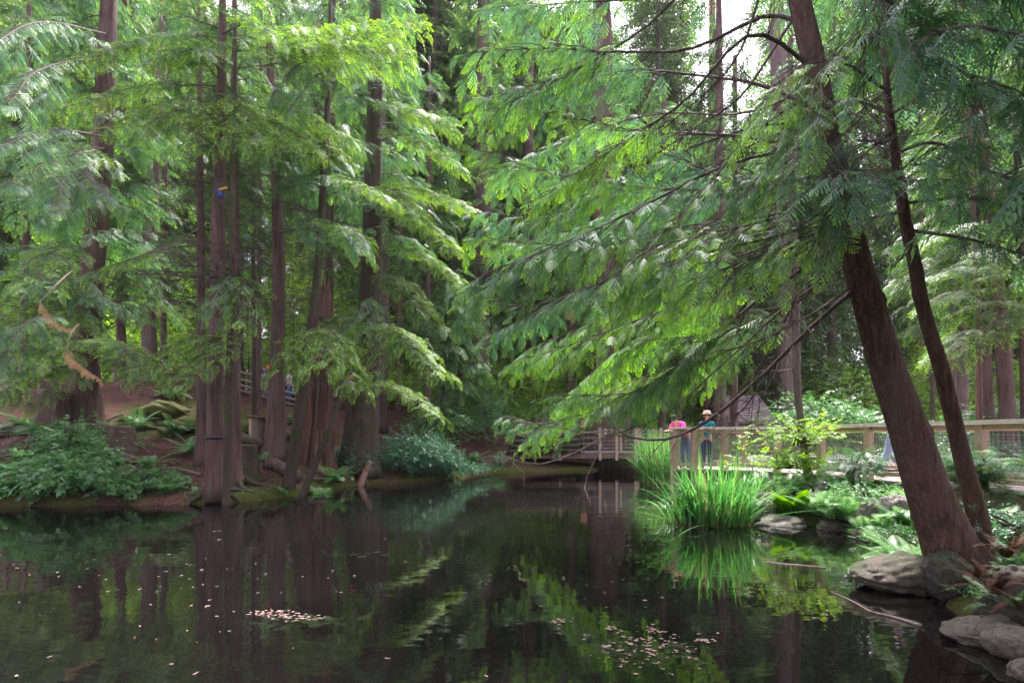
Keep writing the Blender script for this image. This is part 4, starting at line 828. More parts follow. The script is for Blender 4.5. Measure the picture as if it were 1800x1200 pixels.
log('thin log lying on the red bank left of the driftwood', onland(608, 17.8, .06), onland(655, 18.1, .06), .07, 'bark2', 7)
log('mossy log among the roots at far left', onland(15, 16.5, .15), onland(70, 16.0, .12), .16, 'bark3', 8)
log('mossy log pointing down the slope below the mossy hump', onland(170, 17, .25), onland(232, 15.8, .15), .15, 'bark3', 9)
log('dark mossy root lying along the bank left of the strapped trunk', onland(290, 13.4, .03), onland(360, 13.2, .05), .055, 'bark3', 10, 'root', 'root')
log('forked stick lying on the red needle bank', onland(262, 13.9, .04), onland(308, 14.4, .08), .03, 'deadtwig', 11, 'stick', 'stick')
log('driftwood post leaning out of the water left of the salal bush', P(630, 858, 17.1), P(650, 810, 17.9), .11, 'snag', 12, 'driftwood', 'driftwood')
log('pale driftwood branch floating near the big reed clump', P(1345, 990, 6.6) + (0, 0, .01), P(1450, 1000, 6.3) + (0, 0, .01), .018, 'deadtwig', 13, 'driftwood', 'driftwood')
# wavy pale stick on the water, lower right
q = curve([P(1460, 1040, 5.33), P(1500, 1058, 5.0), P(1530, 1075, 4.72), P(1570, 1085, 4.57), P(1620, 1101, 4.35)], 16); q[:, 2] = .006
g = Geo(); tube(g, q, np.interp(np.linspace(0, 1, 16), [0, .7, 1], [.006, .010, .020]), 6); tag(g.build('stick', [M['deadtwig']], None, q[0]), 'pale wavy stick floating on the dark water before the boulders', 'stick')
# fallen sticks on the banks
r_ = np.random.default_rng(21)
where = [(250, 15.5), (300, 16.4), (225, 14.6), (330, 14.0), (275, 18.6), (470, 14.6), (545, 15.8), (480, 19.0), (600, 19.5), (395, 21), (350, 22.5), (250, 22), (780, 22.5), (840, 25), (810, 26.5), (870, 25.5), (740, 24.5), (530, 23), (190, 15.8), (420, 17.5), (310, 20.5), (580, 21.5), (860, 28), (800, 29)]
SP = ['on the red bank behind the left leafy bush', 'below the green hummock on the left slope', 'close behind the left leafy bush', 'just left of the straight slim trunk foot', 'in front of the mossy log mound', 'beside the cut stump', 'between the leaning sapling and the snag', 'behind the post box', 'right of the big strapped cedar', 'far up the slope behind the trunk group',
      'below the log rail fence, behind the slim trunk', 'below the left end of the log rail fence', 'at the foot of the slim dark trunk on the red bank', 'behind the fern at the far water edge', 'high on the red bank in the middle', 'near the fern left of the white stones', 'behind the salal bush', 'below the log rail fence by the dark straight cedar', 'near the tangled root stump', 'behind the cut stump', 'behind the mossy log mound', 'behind the splintered snag', 'at the top of the red bank beside the mid-photo trunk', 'at the top of the red bank under the leafy shrub']
for k, (px, d) in enumerate(where):
    a = r_.uniform(0, 3.14); L = r_.uniform(.5, 1.5); c = onland(px, d); dx = np.array([math.cos(a), math.sin(a) * .6, 0]) * L / 2
    p0, p1 = c - dx, c + dx; p0[2] = gz(p0[0], p0[1]) + .03; p1[2] = gz(p1[0], p1[1]) + .03 + r_.uniform(0, .15)
    o = log(('pale', 'pinkish', 'dark mossy')[k % 3] + ' fallen stick ' + SP[k], p0, p1, r_.uniform(.015, .045), ('deadtwig', 'bark2', 'bark3')[k % 3], 300 + k, 'stick', 'stick'); o['group'] = 'fallen sticks on the left bank'
# cut stump
c = onland(434, 14.5); root = empty('tree_stump', c, 'cut stump with mossy flank between the trunk group and the post box', 'tree stump')
g, _, _ = trunk_geo(np.array([c - (0, 0, .15), c + (0, 0, .4), c + (-.03, 0, .95)]), np.array([.36, .31, .29]), .5, .2, 5, 28, 31, .08); g.build('trunk', [M['bark3']], root, c)
g = Geo(); tube(g, [c + (-.03, 0, .93), c + (-.03, 0, .965)], .27, 24); g.build('cut_face', [M['oldwood']], root, c)
for k, (px, d, h, r0, lab) in enumerate(((560, 18.2, .5, .2, 'low broken stump just right of the snag base'), (468, 17.2, .5, .14, 'small reddish stump touching the left side of the dark straight cedar'), (605, 17.4, .3, .22, 'crumbled red stump left of the flared strapped cedar'), (96, 16.2, 1.5, .42, 'tall dark stump left of the huge far-left cedar'), (210, 15.2, .9, .4, 'tangled root stump right of the huge far-left cedar'))):
    c = onland(px, d); root = empty('tree_stump', c, lab, 'tree stump'); g, _, _ = trunk_geo(np.array([c - (0, 0, .15), c + (0, 0, h * .5), c + (.04, 0, h)]), np.array([r0 * 1.2, r0, r0 * .8]), .8, .3, 6, 24, 50 + k, .14); g.build('trunk', [M['bark']], root, c)
# exposed surface roots of the bank trees
r_ = np.random.default_rng(9)
for k, (px, d, lab) in enumerate(((376, 12.7, 'roots of the strapped trunk gripping the mossy bank edge'), (140, 16.4, 'thick dark roots spreading from the huge far-left cedar'), (640, 18.0, 'roots spreading from the big strapped cedar'), (425, 13.7, 'roots of the middle trunk running right along the bank'))):
    c = onland(px, d); g = Geo(); big = 2.2 if px == 140 else 1
    for a in np.linspace(0, 6.28, 8 if big > 1 else 6, endpoint=False):
        a += r_.normal(0, .25); L = r_.uniform(.7, 1.4) * big; q = []
        for t in np.linspace(.1, 1, 8):
            aa = a + .5 * math.sin(3 * t + a); x = c[0] + math.cos(aa) * L * t; y = c[1] + math.sin(aa) * L * t; q.append((x, y, gz(x, y) + .04 * big - .06 * t + .25 * big * math.exp(-t * 6)))
        tube(g, q, np.linspace(.085, .02, 8) * (1.3 if big > 1 else 1), 8)
    tag(g.build('tree_roots', [M['bark3']], None, c), lab, 'tree roots')
# post box
c = onland(453, 17.3); root = empty('post_box', c, 'wooden box post with slanted lid standing left of the dark straight cedar', 'post box')
g = Geo(); box(g, c + (0, 0, .55), (.40, .34, 1.3), .25); g.build('body', [M['oldwood']], root, c)
g = Geo(); box(g, c + (-.14, -.2, .55), (.10, .03, 1.24), .25); g.build('front_board', [M['timber']], root, c)
g = Geo(); beam(g, c + (-.30, -.05, 1.30), c + (.30, .1, 1.20), .5, .06); g.build('lid', [M['oldwood']], root, c)

# ---- ferns
def fern_geo(g, base, nf, L, r, lean=1.0, mi=0, dead=0., npin=24, wp=.2, az0=None):
    V, Qs, T = [], [], []
    for k in range(nf):
        a = (k / nf * 2 * np.pi if az0 is None else az0 + r.uniform(-1.3, 1.3)) + r.normal(0, .25); l = L * r.uniform(.7, 1.15); el = R(r.uniform(46, 80)) * lean; dv = np.array([math.cos(a), math.sin(a), 0]); s = np.array([-dv[1], dv[0], 0])
        c = lambda t: base + dv * l * (math.cos(el) * t + .25 * t * t) + UP * l * (math.sin(el) * t - (.30 + .22 * (k % 3)) * t ** 2.3)
        for i in range(npin):
            t = .1 + .9 * i / npin; p = c(t); tg = nrm(c(t + .02) - p); up = nrm(np.cross(tg, s)) * -1
            if up[2] < 0: up = -up
            w_ = l * wp * math.sin(math.pi * min(1, t * .85 + .12)) ** .8 + .01; tint = (min(1, .1 + r.uniform(0, .35) + .45 * t), r.uniform(.3, .75), dead)
            for sg in (-1, 1): leafq(V, Qs, T, p, s * sg + tg * .35 - up * .15, w_, l * .9 / npin * .8, tint, up=up, k=.35)
            leafq(V, Qs, T, p, tg, l / npin * 1.1, .006 + .004 * (1 - t), (.2, .4, .5), up=up)
    g.add(V, Qs, T, mi)
def fern(label, px, d, nf, L, seed, mat='fern', py=None, group=None, dead=0., lean=1.0, wp=.2, az0=None):
    c = onland(px, d) if py is None else P(px, py, d); r = np.random.default_rng(seed); g = Geo(); fern_geo(g, c, nf, L, r, lean, dead=dead, wp=wp, az0=az0)
    return tag(g.build('fern', [M[mat]], None, c, smooth=False), label, 'fern', group or 'ferns on the banks')
for k, a in enumerate((
 ('dark sword fern beneath the mossy log mound', 240, 17.2, 14, .8), ('blue-green sword fern with long fronds right of the mossy log mound', 312, 17, 14, .85), ('sword fern in the shade between mossy hummock and slim trunk', 338, 15.6, 14, .8),
 ('sword fern standing alone on the red needle bank', 262, 14.2, 9, .62), ('small light fern at the bank edge left of the strapped trunk', 297, 12.75, 9, .42), ('pale low fern at the very foot of the strapped trunk', 348, 12.7, 7, .3),
 ('tiny fern at the bank edge right of the trunk group', 498, 13.9, 7, .25), ('fern clump right of the leaning bare sapling', 565, 14.9, 16, .62), ('second fern clump right of the leaning bare sapling, nearer the driftwood', 588, 16.4, 15, .66), ('fern behind the pale peeled log', 585, 18, 10, .7),
 ('low fern touching the left of the driftwood post', 612, 17.4, 12, .55), ('fern at the left end of the salal bush', 655, 18.9, 10, .6), ('fern at the water edge under the far red bank', 832, 23.6, 10, .8), ('fern left of the white stone blocks', 880, 24.4, 9, .8),
 ('fern in the dark below the boardwalk at far left', 45, 16.8, 14, .9), ('large fern fronds left of the huge far-left cedar', 75, 15.6, 12, .9), ('fern on the slope below the log rail fence', 520, 22.5, 12, .8), ('bluish fern below the log rail fence, left part', 300, 22, 12, .9), ('fern near the foot of the dark straight cedar', 463, 16.2, 7, .35), ('fern on the bank edge under the left leafy bush', 160, 12.6, 11, .5), ('dim fern behind the left leafy bush', 110, 14.6, 12, .8),
 ('fern low at the bank between left bush and strapped trunk', 235, 12.7, 10, .4))):
    fern(a[0], a[1], a[2], int(a[3] * 1.3), a[4] * 1.25, seed=60 + k, wp=.24)
for k, a in enumerate((
 ('light green fern right of the skunk cabbage, near the water', 1450, 9.35, 13, .75), ('light green fern spreading over the low reddish boulder', 1495, 8.9, 14, .75), ('light fern in front of the wide railing post', 1555, 8.9, 14, .75), ('light fern left of the wide railing post', 1500, 9.8, 12, .7),
 ('feathery light fern against the railing mesh, left of the post', 1470, 10.6, 12, .7), ('bright fern between the pale boulders and the thick leaning trunk', 1600, 8.0, 14, .7), ('bright green fern hanging over the dark water gap', 1590, 6.9, 13, .6), ('fern on the bank just left of the thick leaning trunk', 1610, 6.35, 12, .52), ('yellow-green fern between water and pale rounded boulder', 1555, 7.75, 12, .55),
 ('light fern behind the big reed clump', 1335, 11.2, 12, .7), ('light fern under the vine maple leaves', 1392, 11.0, 12, .7), ('fern right of the slim pinkish trunk foot', 1436, 10.9, 11, .6), ('pale fern touching the walkway edge behind the reeds', 1290, 12.3, 11, .6), ('drooping light fern over the water left of the small half-sunk stone', 1520, 8.45, 13, .6), ('light fern behind the low reddish boulder', 1475, 9.6, 13, .7), ('light fern directly below the wide railing post', 1545, 9.4, 13, .6), ('light fern on top of the pale flat boulder', 1530, 9.1, 12, .55), ('small bright fern at the waterline before the pale flat boulder', 1560, 8.1, 12, .45), ('light fern half hidden by the thick leaning trunk, below the railing', 1585, 8.8, 13, .65))):
    fern(a[0], a[1], a[2], int(a[3] * 1.5), a[4] * 1.12, seed=90 + k, mat='fernlight', group='light ferns of the right bank', wp=.24)
for k, a in enumerate((
 ('long green fern frond reaching over the broad flat boulder', 1640, 5.75, 6, .6), ('dark fern right of the leaning trunks, by the railing', 1765, 6.3, 14, .7), ('dark bluish fern at the right edge above the brown ferns', 1800, 5.6, 14, .7), ('fern fronds spreading at the right edge, level with the trunk foot', 1795, 5.0, 13, .55), ('dark green fern over the algae-covered boulder', 1790, 4.2, 12, .45), ('fern between the two leaning trunks and the right edge, farther back', 1745, 7.0, 12, .7))):
    fern(*a, seed=110 + k, group='dark ferns of the near right bank')
for k, (lab, px, py, d, n, L) in enumerate((('curled brown fern drooping over the dark boulder', 1752, 1050, 4.25, 12, .5), ('dead brown fern heap right of the leaning trunk foot', 1770, 985, 5.2, 16, .5), ('brown fern fronds at the right edge above the rounded boulder', 1800, 1075, 4.0, 10, .45), ('small orange-brown fern at the foot of the thick leaning trunk', 1715, 1018, 4.7, 9, .26))):
    fern(lab, px, d, n, L, 130 + k, 'deadfern' if k else 'deadfern', py, 'brown dead ferns', wp=.085)

# ---- leafy bushes
def bush(name, label, cat, c, rad, n, kind, size, leaf, seed, bright=0., stems=14, flat=.3, low=0., step=None):
    r = np.random.default_rng(seed); c = np.asarray(c, float); f = Fol(); g = f.g; root = empty(name, c, label, cat); gs = Geo()
    lobes = [(r.normal(0, .42, 3) * (1, 1, .3), r.uniform(.4, .75)) for _ in range(7)]
    for _ in range(n):
        lc, lr = lobes[r.integers(7)]; v = nrm(r.normal(0, 1, 3)); v[2] = abs(v[2]) * (1 if r.random() < .85 else -.4); q = r.uniform(.35, 1) ** .6
        p = c + (lc + v * lr * q) * np.asarray(rad) + (0, 0, low); zg = gz(p[0], p[1]); p[2] = max(p[2], max(zg, 0) + .04)
        d = nrm(np.array([v[0], v[1], r.uniform(-.5, .5)])); f.put(kind, p, d, nrm(UP + v * .5 + r.normal(0, flat, 3)), size * r.uniform(.7, 1.25), bright + r.normal(0, .3))
    for _ in range(stems):
        lc, lr = lobes[r.integers(7)]; e = c + (lc + nrm(r.normal(0, 1, 3)) * (1, 1, .5) * lr * .6) * np.asarray(rad) + (0, 0, rad[2] * .35); b = c + r.normal(0, .15, 3) * np.asarray(rad) * (1, 1, 0) - (0, 0, .1)
        tube(gs, curve([b, (b + e) / 2 + (0, 0, rad[2] * .25), e], 6), np.linspace(.02, .006, 6), 5)
    f.flush(0, r).build('foliage', [M[leaf]], root, c, smooth=False); gs.build('stem', [M['twig']], root, c)
    return root
bush('salal_bush', 'large dark glossy bush hanging over the water in the middle of the left shore', 'bush', (-3.7, 19.3, .75), (1.75, 1.3, 1.35), 1900, 'oval', .44, 'salal', 1, flat=.5)
bush('salal_bush', 'lower arm of glossy leaves reaching right over the water from the big salal bush', 'bush', (-2.5, 19.9, .35), (1.25, .7, .6), 600, 'oval', .42, 'salal', 2, flat=.5)
bush('leafy_bush', 'broad leafy bush at the left edge of the photo on the water edge', 'bush', (-11.6, 12.9, .55), (1.6, 1.0, 1.1), 560, 'maple', .56, 'bushleaf', 3, .1, flat=.45)
bush('leafy_bush', 'upright light shoots rising from the top of the left edge bush', 'bush', (-11.2, 13.1, 1.5), (.5, .4, .8), 120, 'maple', .36, 'bushleaf', 4, .4)
bush('leafy_bush', 'leafy bush between the left edge bush and the strapped trunk', 'bush', (-9.5, 12.9, .45), (1.0, .7, .6), 420, 'maple', .38, 'bushleaf', 5)
bush('leafy_bush', 'dark leafy bush under the huge far-left cedar', 'bush', (-12.6, 14.8, 1.5), (1.6, .9, .9), 420, 'oval', .4, 'bushleaf', 6, -.2)
bush('leafy_bush', 'light green leafy shrub on the red bank behind the salal bush', 'bush', (-2.9, 23.5, 2.2), (1.8, 1.2, 1.5), 600, 'oval', .5, 'bushleaf', 7, .2)
bush('leafy_bush', 'bright leafy shrub above the red bank left of the mid-photo trunk', 'bush', (-3.4, 27, 4.4), (2.4, 1.5, 2.2), 900, 'oval', .6, 'broad', 8, .1)
bush('leafy_bush', 'leafy shrub to the right of the young cedar on the red bank', 'bush', (-1.2, 26.5, 2.6), (1.4, 1.2, 2.0), 600, 'oval', .5, 'bushleaf', 9, .2)
bush('leafy_bush', 'low plants at the water edge under the far red bank', 'bush', (-1.2, 23.5, .25), (1.0, .5, .35), 200, 'oval', .3, 'bushleaf', 10, .2)
bush('vine_maple', 'light green vine maple leaves around the slim pinkish trunk at the railing', 'shrub', P(1410, 775, 10.9), (1.0, .5, .75), 170, 'maple', .27, 'broad', 11, .1, 10, .3)
bush('vine_maple', 'yellow-green leafy shrub spilling over the bank behind the reed clump', 'shrub', P(1385, 815, 10.9), (1.0, .5, .5), 230, 'maple', .24, 'broad', 12, .0, 10, .35)
bush('leafy_bush', 'low light green plants behind the skunk cabbage', 'bush', P(1420, 865, 10.4), (.9, .5, .32), 240, 'oval', .26, 'bushleaf', 13, .35)
bush('leafy_bush', 'dark small-leaved shrub before the railing, left of the wide post', 'shrub', P(1500, 830, 9.6), (.42, .35, .55), 320, 'hemlock', .22, 'fern', 14, -.1)
bush('leafy_bush', 'light green leafy plants under the dark small-leaved shrub', 'bush', P(1530, 870, 8.9), (.6, .4, .32), 230, 'oval', .22, 'bushleaf', 15, .4)
bush('leafy_bush', 'dark upright shrub right of the leaning trunks before the railing', 'shrub', P(1725, 850, 6.6), (.35, .35, .65), 420, 'hemlock', .22, 'hemlock', 16, -.6)
bush('leafy_bush', 'dark low leaves filling the bank at the right edge', 'bush', P(1790, 925, 5.8), (.6, .5, .35), 260, 'oval', .24, 'salal', 17)
bush('leafy_bush', 'shadowed leaves under the bank left of the thick leaning trunk', 'bush', P(1560, 945, 7.6), (.5, .35, .22), 200, 'oval', .2, 'bushleaf', 18, .1)
bush('leafy_bush', 'green shrub behind the far end of the footbridge reeds', 'bush', (9.2, 22.5, .9), (1.5, .8, .9), 420, 'oval', .42, 'broad', 19)
bush('leafy_bush', 'leafy shrub behind the railing, beyond the thin leaning trunk', 'bush', (12.6, 14.2, 1.1), (1.8, .9, .9), 500, 'maple', .45, 'bushleaf', 20)
bush('leafy_bush', 'tall leafy shrub behind the railing, left of the thick leaning trunk', 'bush', (11.2, 17.5, 1.8), (2.2, 1.0, 1.6), 900, 'maple', .5, 'bushleaf', 21, .1)
bush('leafy_bush', 'leafy shrub behind the railing at the right edge', 'bush', (16, 16.5, 1.6), (2.2, 1.2, 1.4), 700, 'maple', .5, 'bushleaf', 22, -.1)

# ---- skunk cabbage: big upright paddle leaves
def paddle(V, Qs, T, base, az, L, W, lean, r):
    dv = np.array([math.cos(az), math.sin(az), 0]); s = np.array([-dv[1], dv[0], 0]); n0 = len(V); n = 9
    for i in range(n):
        t = i / (n - 1); p = base + dv * L * (math.sin(lean) * t + .25 * t * t) + UP * L * (math.cos(lean) * t - .22 * t ** 3)
        w_ = W * (math.sin(math.pi * min(1, t ** .8)) ** .8 * .5 + .03); up = nrm(np.cross(s, dv * math.sin(lean) + UP * math.cos(lean)))
        tint = (r.uniform(.2, .3) + .4 * t, .5 + .1 * math.sin(i), 0)
        V += [p + s * w_ + up * w_ * .25, p, p - s * w_ + up * w_ * .25]; T += [tint, (tint[0] + .2, .6, 0), tint]
        if i:
            a = n0 + 3 * (i - 1); Qs += [[a, a + 1, a + 4, a + 3], [a + 1, a + 2, a + 5, a + 4]]
def cabbage(label, c, n, L, seed, mat='cabbage'):
    r = np.random.default_rng(seed); V, Qs, T = [], [], []
    for k in range(n): paddle(V, Qs, T, np.asarray(c) + r.normal(0, .04, 3) * (1, 1, 0), k / n * 6.28 + r.normal(0, .3), L * r.uniform(.65, 1.1), L * .42 * r.uniform(.8, 1.2), R(r.uniform(5, 42)), r)
    g = Geo(); g.add(V, Qs, T); tag(g.build('skunk_cabbage', [M[mat]], None, c), label, 'plant')
cabbage('bright skunk cabbage with big paddle leaves above the pale long boulder', P(1395, 905, 9.9), 14, .72, 1)
cabbage('paler skunk cabbage leaves left of the bright one, behind the reeds', P(1352, 893, 10.4), 9, .55, 2)
cabbage('dark broad-leaved plant at the water edge beneath the left leafy bushes', onland(203, 12.55), 11, .55, 3, 'fern')

# ---- reeds
def reeds(label, c, rx, ry, n, L, seed, spread=.35, mat='reed'):
    r = np.random.default_rng(seed); V, Qs, T = [], [], []
    for _ in range(n):
        a = r.uniform(0, 6.28); q = r.uniform(0, 1) ** .5; b = np.asarray(c) + np.array([math.cos(a) * rx * q, math.sin(a) * ry * q, -.06]); l = L * r.uniform(.5, 1.1)
        az = a + r.normal(0, .9); dv = np.array([math.cos(az), math.sin(az), 0]); s = nrm(np.array([-dv[1], dv[0], 0]) + r.normal(0, .3, 3) * (1, 1, 0)); ln = abs(r.normal(0, spread)) * (.4 + q); cv = r.uniform(0, 1.0) ** 2 * (.4 + .7 * q)
        w_ = r.uniform(.008, .017) * (L / 1.0) ** .5; n0 = len(V); tt = (r.uniform(0, 1) ** 1.6, r.uniform(.3, .8), r.uniform(.4, .95) if r.random() < .07 else 0)
        for i in range(9):
            t = i / 8; p = b + dv * l * (ln * t + cv * .75 * t ** 2.5) + UP * l * (t * math.sqrt(max(.1, 1 - ln * ln)) - cv * .62 * t ** 3)
            ww = w_ * (1 - t ** 2.5) + .0015; dead = max(tt[2], .7 * max(0, 1 - t * 7)); V += [p + s * ww, p - s * ww]; T += [(tt[0], tt[1], dead)] * 2
            if i: k = n0 + 2 * (i - 1); Qs.append([k, k + 1, k + 3, k + 2])
    g = Geo(); g.add(V, Qs, T); return tag(g.build('reed_clump', [M[mat]], None, c), label, 'reeds')
reeds('big clump of long arching green reeds standing in the water at the right', P(1258, 921, 9.55), .62, .36, 480, 1.42, 1, .27)
reeds('sparse drooping reed blades at the left side of the big clump', P(1205, 915, 9.9), .35, .3, 130, .95, 2, .5)
reeds('tall upright reed bed beside the footbridge, left of the walkway end', (5.6, 18.6, 0), .9, 1.3, 1100, 2.0, 3, .10, 'reedlight')
reeds('reeds behind the tall bed, close to the footbridge post', (6.3, 21.6, 0), .8, .9, 520, 2.0, 4, .10, 'reedlight')
reeds('low reeds between the walkway end and the big clump', P(1330, 880, 10.8), .6, .3, 180, .8, 5, .4)

# ================================================================ boardwalk, railings, footbridge
def rail_line(pts, n): return curve(np.array(pts, float), n)
FL = [(4.25, 13.4), (5.8, 12.95), (6.85, 11.6), (7.1, 9.9), (7.6, 8.7), (7.75, 7.75), (7.9, 6.0)]
BL = [(5.0, 15.6), (7.0, 14.9), (8.8, 12.9), (9.15, 10.6), (9.75, 9.1), (9.9, 7.7), (10.0, 6.0)]
DZ, RZ = .80, 1.87
def railing(name, label, line, post_t, group, cap=True, postw=.14, mesh_=True, z0=DZ, z1=RZ, closed_end=False):
    L = rail_line(line, 41); root = empty(name, (L[0][0], L[0][1], z0), label, 'railing', group); o0 = (L[0][0], L[0][1], z0)
    pos = [L[int(round(t * 40))] for t in post_t]
    for p in pos:
        g = Geo(); zb = min(gz(p[0], p[1]), z0) - .3; box(g, (p[0], p[1], (zb + z1 - .045) / 2), (postw, postw * .8, z1 - .045 - zb), .3); g.build('post', [M['timber']], root, o0, smooth=False)
    for k in range(0, 40, 8):
        g = Geo()
        for i in range(k, k + 8): beam(g, (*L[i], z1 + .0005 * (i % 2)), (*(L[i + 1]), z1 + .0005 * (i % 2)), .24, .05)
        g.build('cap_rail', [M['caprail']], root, o0, smooth=False)
    for zz, nm in ((z1 - .085, 'top_rail'), (z0 + .12, 'bottom_rail')):
        g = Geo()
        for i in range(0, 40, 4): beam(g, (*L[i], zz), (*L[i + 4], zz), .05, .085)
        g.build(nm, [M['timber']], root, o0, smooth=False)
    if mesh_:
        g = Geo(); seg = np.linalg.norm(np.diff(L, axis=0), axis=1); cum = np.concatenate([[0], np.cumsum(seg)])
        nn = np.array([np.gradient(L, axis=0)[i] for i in range(41)]); 
        for zz in np.arange(z0 + .2, z1 - .16, .055):
            for i in range(0, 40, 4): beam(g, (L[i][0] - .02, L[i][1] - .03, zz), (L[i + 4][0] - .02, L[i + 4][1] - .03, zz), .004, .006)
        for s in np.arange(.05, cum[-1], .075):
            x = np.interp(s, cum, L[:, 0]) - .02; y = np.interp(s, cum, L[:, 1]) - .035; beam(g, (x, y, z0 + .17), (x, y, z1 - .16), .005, .005)
        g.build('wire_mesh', [M['wire']], root, o0, smooth=False)
    return root
railing('railing', 'pale timber railing with wide cap and wire mesh along the water side of the boardwalk', FL, (0, .06, .13, .24, .36, .48, .60, .73, .86, 1), 'boardwalk railings')
railing('railing', 'second timber railing on the far side of the boardwalk', BL, (0, .14, .28, .42, .56, .7, .85, 1), 'boardwalk railings', postw=.11)
railing('railing', 'short end piece of timber railing closing the boardwalk above the reeds', [(4.25, 13.45), (4.6, 14.5), (4.98, 15.6)], (.08, .5), 'boardwalk railings')
LF, LB = rail_line(FL, 200), rail_line(BL, 200)
g = Geo(); gb = Geo(); gc = Geo()
for i in range(0, 199):
    a, b = LF[i], LB[i]; a2, b2 = LF[i + 1], LB[i + 1]; dv = nrm(a - b); a = a + dv * .15; a2 = a2 + dv * .15
    V = []
    e = .06 if i % 2 else .0
    q = lambda u, v, f_: u * (1 - f_) + v * f_
    A_, B_, C_, D_ = q(a, a2, .06), q(b, b2, .06), q(b, b2, .94), q(a, a2, .94)
    zt = DZ + .002 * (i % 3)
    V = [(*A_, zt), (*B_, zt), (*C_, zt), (*D_, zt), (*A_, DZ - .04), (*B_, DZ - .04), (*C_, DZ - .04), (*D_, DZ - .04)]
    g.add(V, [[0, 3, 2, 1], [4, 5, 6, 7], [0, 1, 5, 4], [2, 3, 7, 6], [3, 0, 4, 7], [1, 2, 6, 5]], (0, rng.uniform(), 0))
    if i % 10 == 0:
        j = min(199, i + 10); beam(gb, (*LF[i], DZ - .17), (*LF[j], DZ - .17), .08, .24); beam(gc, (*LB[i], DZ - .17), (*LB[j], DZ - .17), .08, .24)
root = empty('boardwalk', (6, 12, DZ), 'timber boardwalk curving along the right bank behind the railing', 'boardwalk')
g.build('planking', [M['deck']], root, (6, 12, DZ), smooth=False); gb.build('side_beam', [M['oldwood']], root, (6, 12, DZ), smooth=False); gc.build('side_beam', [M['oldwood']], root, (6, 12, DZ), smooth=False)
for (x, y) in ((4.35, 13.5), (5.0, 13.3), (6.9, 11.7), (7.15, 10.0), (5.1, 15.3)):
    gg = Geo(); box(gg, (x, y, (gz(x, y) + DZ - .05) / 2 - .1), (.16, .16, DZ - gz(x, y) + .1), .2); gg.build('support_post', [M['oldwood']], root, (6, 12, DZ))
# a low timber curb / second beam under the walkway end
log('weathered beam lying under the walkway end above the water', (4.2, 13.05, .42), (5.7, 12.6, .42), .09, 'deadtwig', 40, 'beam', 'beam')
# pale gravel path beyond
g = Geo(); xs = np.linspace(5.5, 24, 30); ys = np.linspace(15.8, 31, 30); X, Y = np.meshgrid(xs, ys); Z = np.maximum(hz(X, Y), .2) + .05
i = np.arange(29)[:, None] * 30; j = np.arange(29)[None]; g.add(np.stack([X, Y, Z], -1).reshape(-1, 3), np.stack([i + j, i + j + 1, i + 31 + j, i + 30 + j], -1).reshape(-1, 4))
M['gravel'] = wood_mat('pale_gravel', (.30, .26, .24), (.46, .42, .40), 14, .95)
if False: pass
keep = g
V = g.V[0].copy(); V[:, 0] += np.where(V[:, 1] > 22, 3.6, np.where(V[:, 0] < 9, 4.2, 0)) * 0
sel = [q for q in g.Fq[0] if (V[q][:, 0].mean() > 9.2 - .0 * V[q][:, 1].mean()) and V[q][:, 1].mean() < 30]
g = Geo(); g.add(V, np.array(sel)); tag(g.build('path', [M['gravel']]), kind='structure')

# footbridge
BX0, BX1, BY0, BY1, BZ = -.4, 8.9, 25.3, 27.2, .93
root = empty('footbridge', (4, 26, BZ), 'low timber footbridge crossing the far inlet beside the huge ribbed cedar', 'footbridge')
g = Geo()
for x in np.arange(BX0, BX1, .15): box(g, (x + .07, (BY0 + BY1) / 2, BZ - .03), (.138, BY1 - BY0 + .1, .05))
g.build('planking', [M['deck']], root, (4, 26, BZ), smooth=False)
g = Geo(); box(g, ((BX0 + BX1) / 2, BY0 - .02, BZ - .20), (BX1 - BX0, .12, .24)); g.build('side_beam', [M['oldwood']], root, (4, 26, BZ), smooth=False); g = Geo(); box(g, ((BX0 + BX1) / 2, BY1, BZ - .20), (BX1 - BX0, .12, .24)); g.build('side_beam', [M['oldwood']], root, (4, 26, BZ), smooth=False)
pf = [(px - 900) / F * BY0 for px in (984, 1054, 1083, 1118, 1160, 1190)]
for k, x in enumerate(pf):
    g = Geo(); box(g, (x, BY0 - .12, (BZ - .42 + 2.12) / 2), (.13 if k != 3 else .24, .12, 2.54 - BZ)); g.build('post', [M['timber']], root, (4, 26, BZ), smooth=False)
for px in (1065, 1092, 1126, 1150, 1163, 1180):
    x = (px - 900) / F * BY1; g = Geo(); box(g, (x, BY1 + .1, (BZ - .3 + 2.12) / 2), (.14, .1, 2.42 - BZ)); g.build('post', [M['timber']], root, (4, 26, BZ), smooth=False)
g = Geo()
for z in (1.12, 1.3, 1.48, 1.66, 1.84, 2.0):
    beam(g, (pf[1], BY0 - .1, z), (BX1, BY0 - .1, z), .02, .02); beam(g, (pf[1], BY1 + .1, z), (BX1, BY1 + .1, z), .02, .02)
g.build('wire_rail', [M['wire']], root, (4, 26, BZ), smooth=False)
g = Geo()
for z in (1.35, 1.62, 1.9): beam(g, (BX0, BY0 - .1, z), (pf[1], BY0 - .1, z), .07, .09)
g.build('side_rail', [M['oldwood']], root, (4, 26, BZ), smooth=False)
for k, z in enumerate((.95, 1.2, 1.45, 1.7)):
    log(('bottom', 'second lowest', 'second highest', 'top')[k] + ' log of the retaining wall left of the footbridge', (-.25 + .1 * k, 24.9, z), (3.3, 25.0, z + .03), .13, 'bark3', 60 + k)
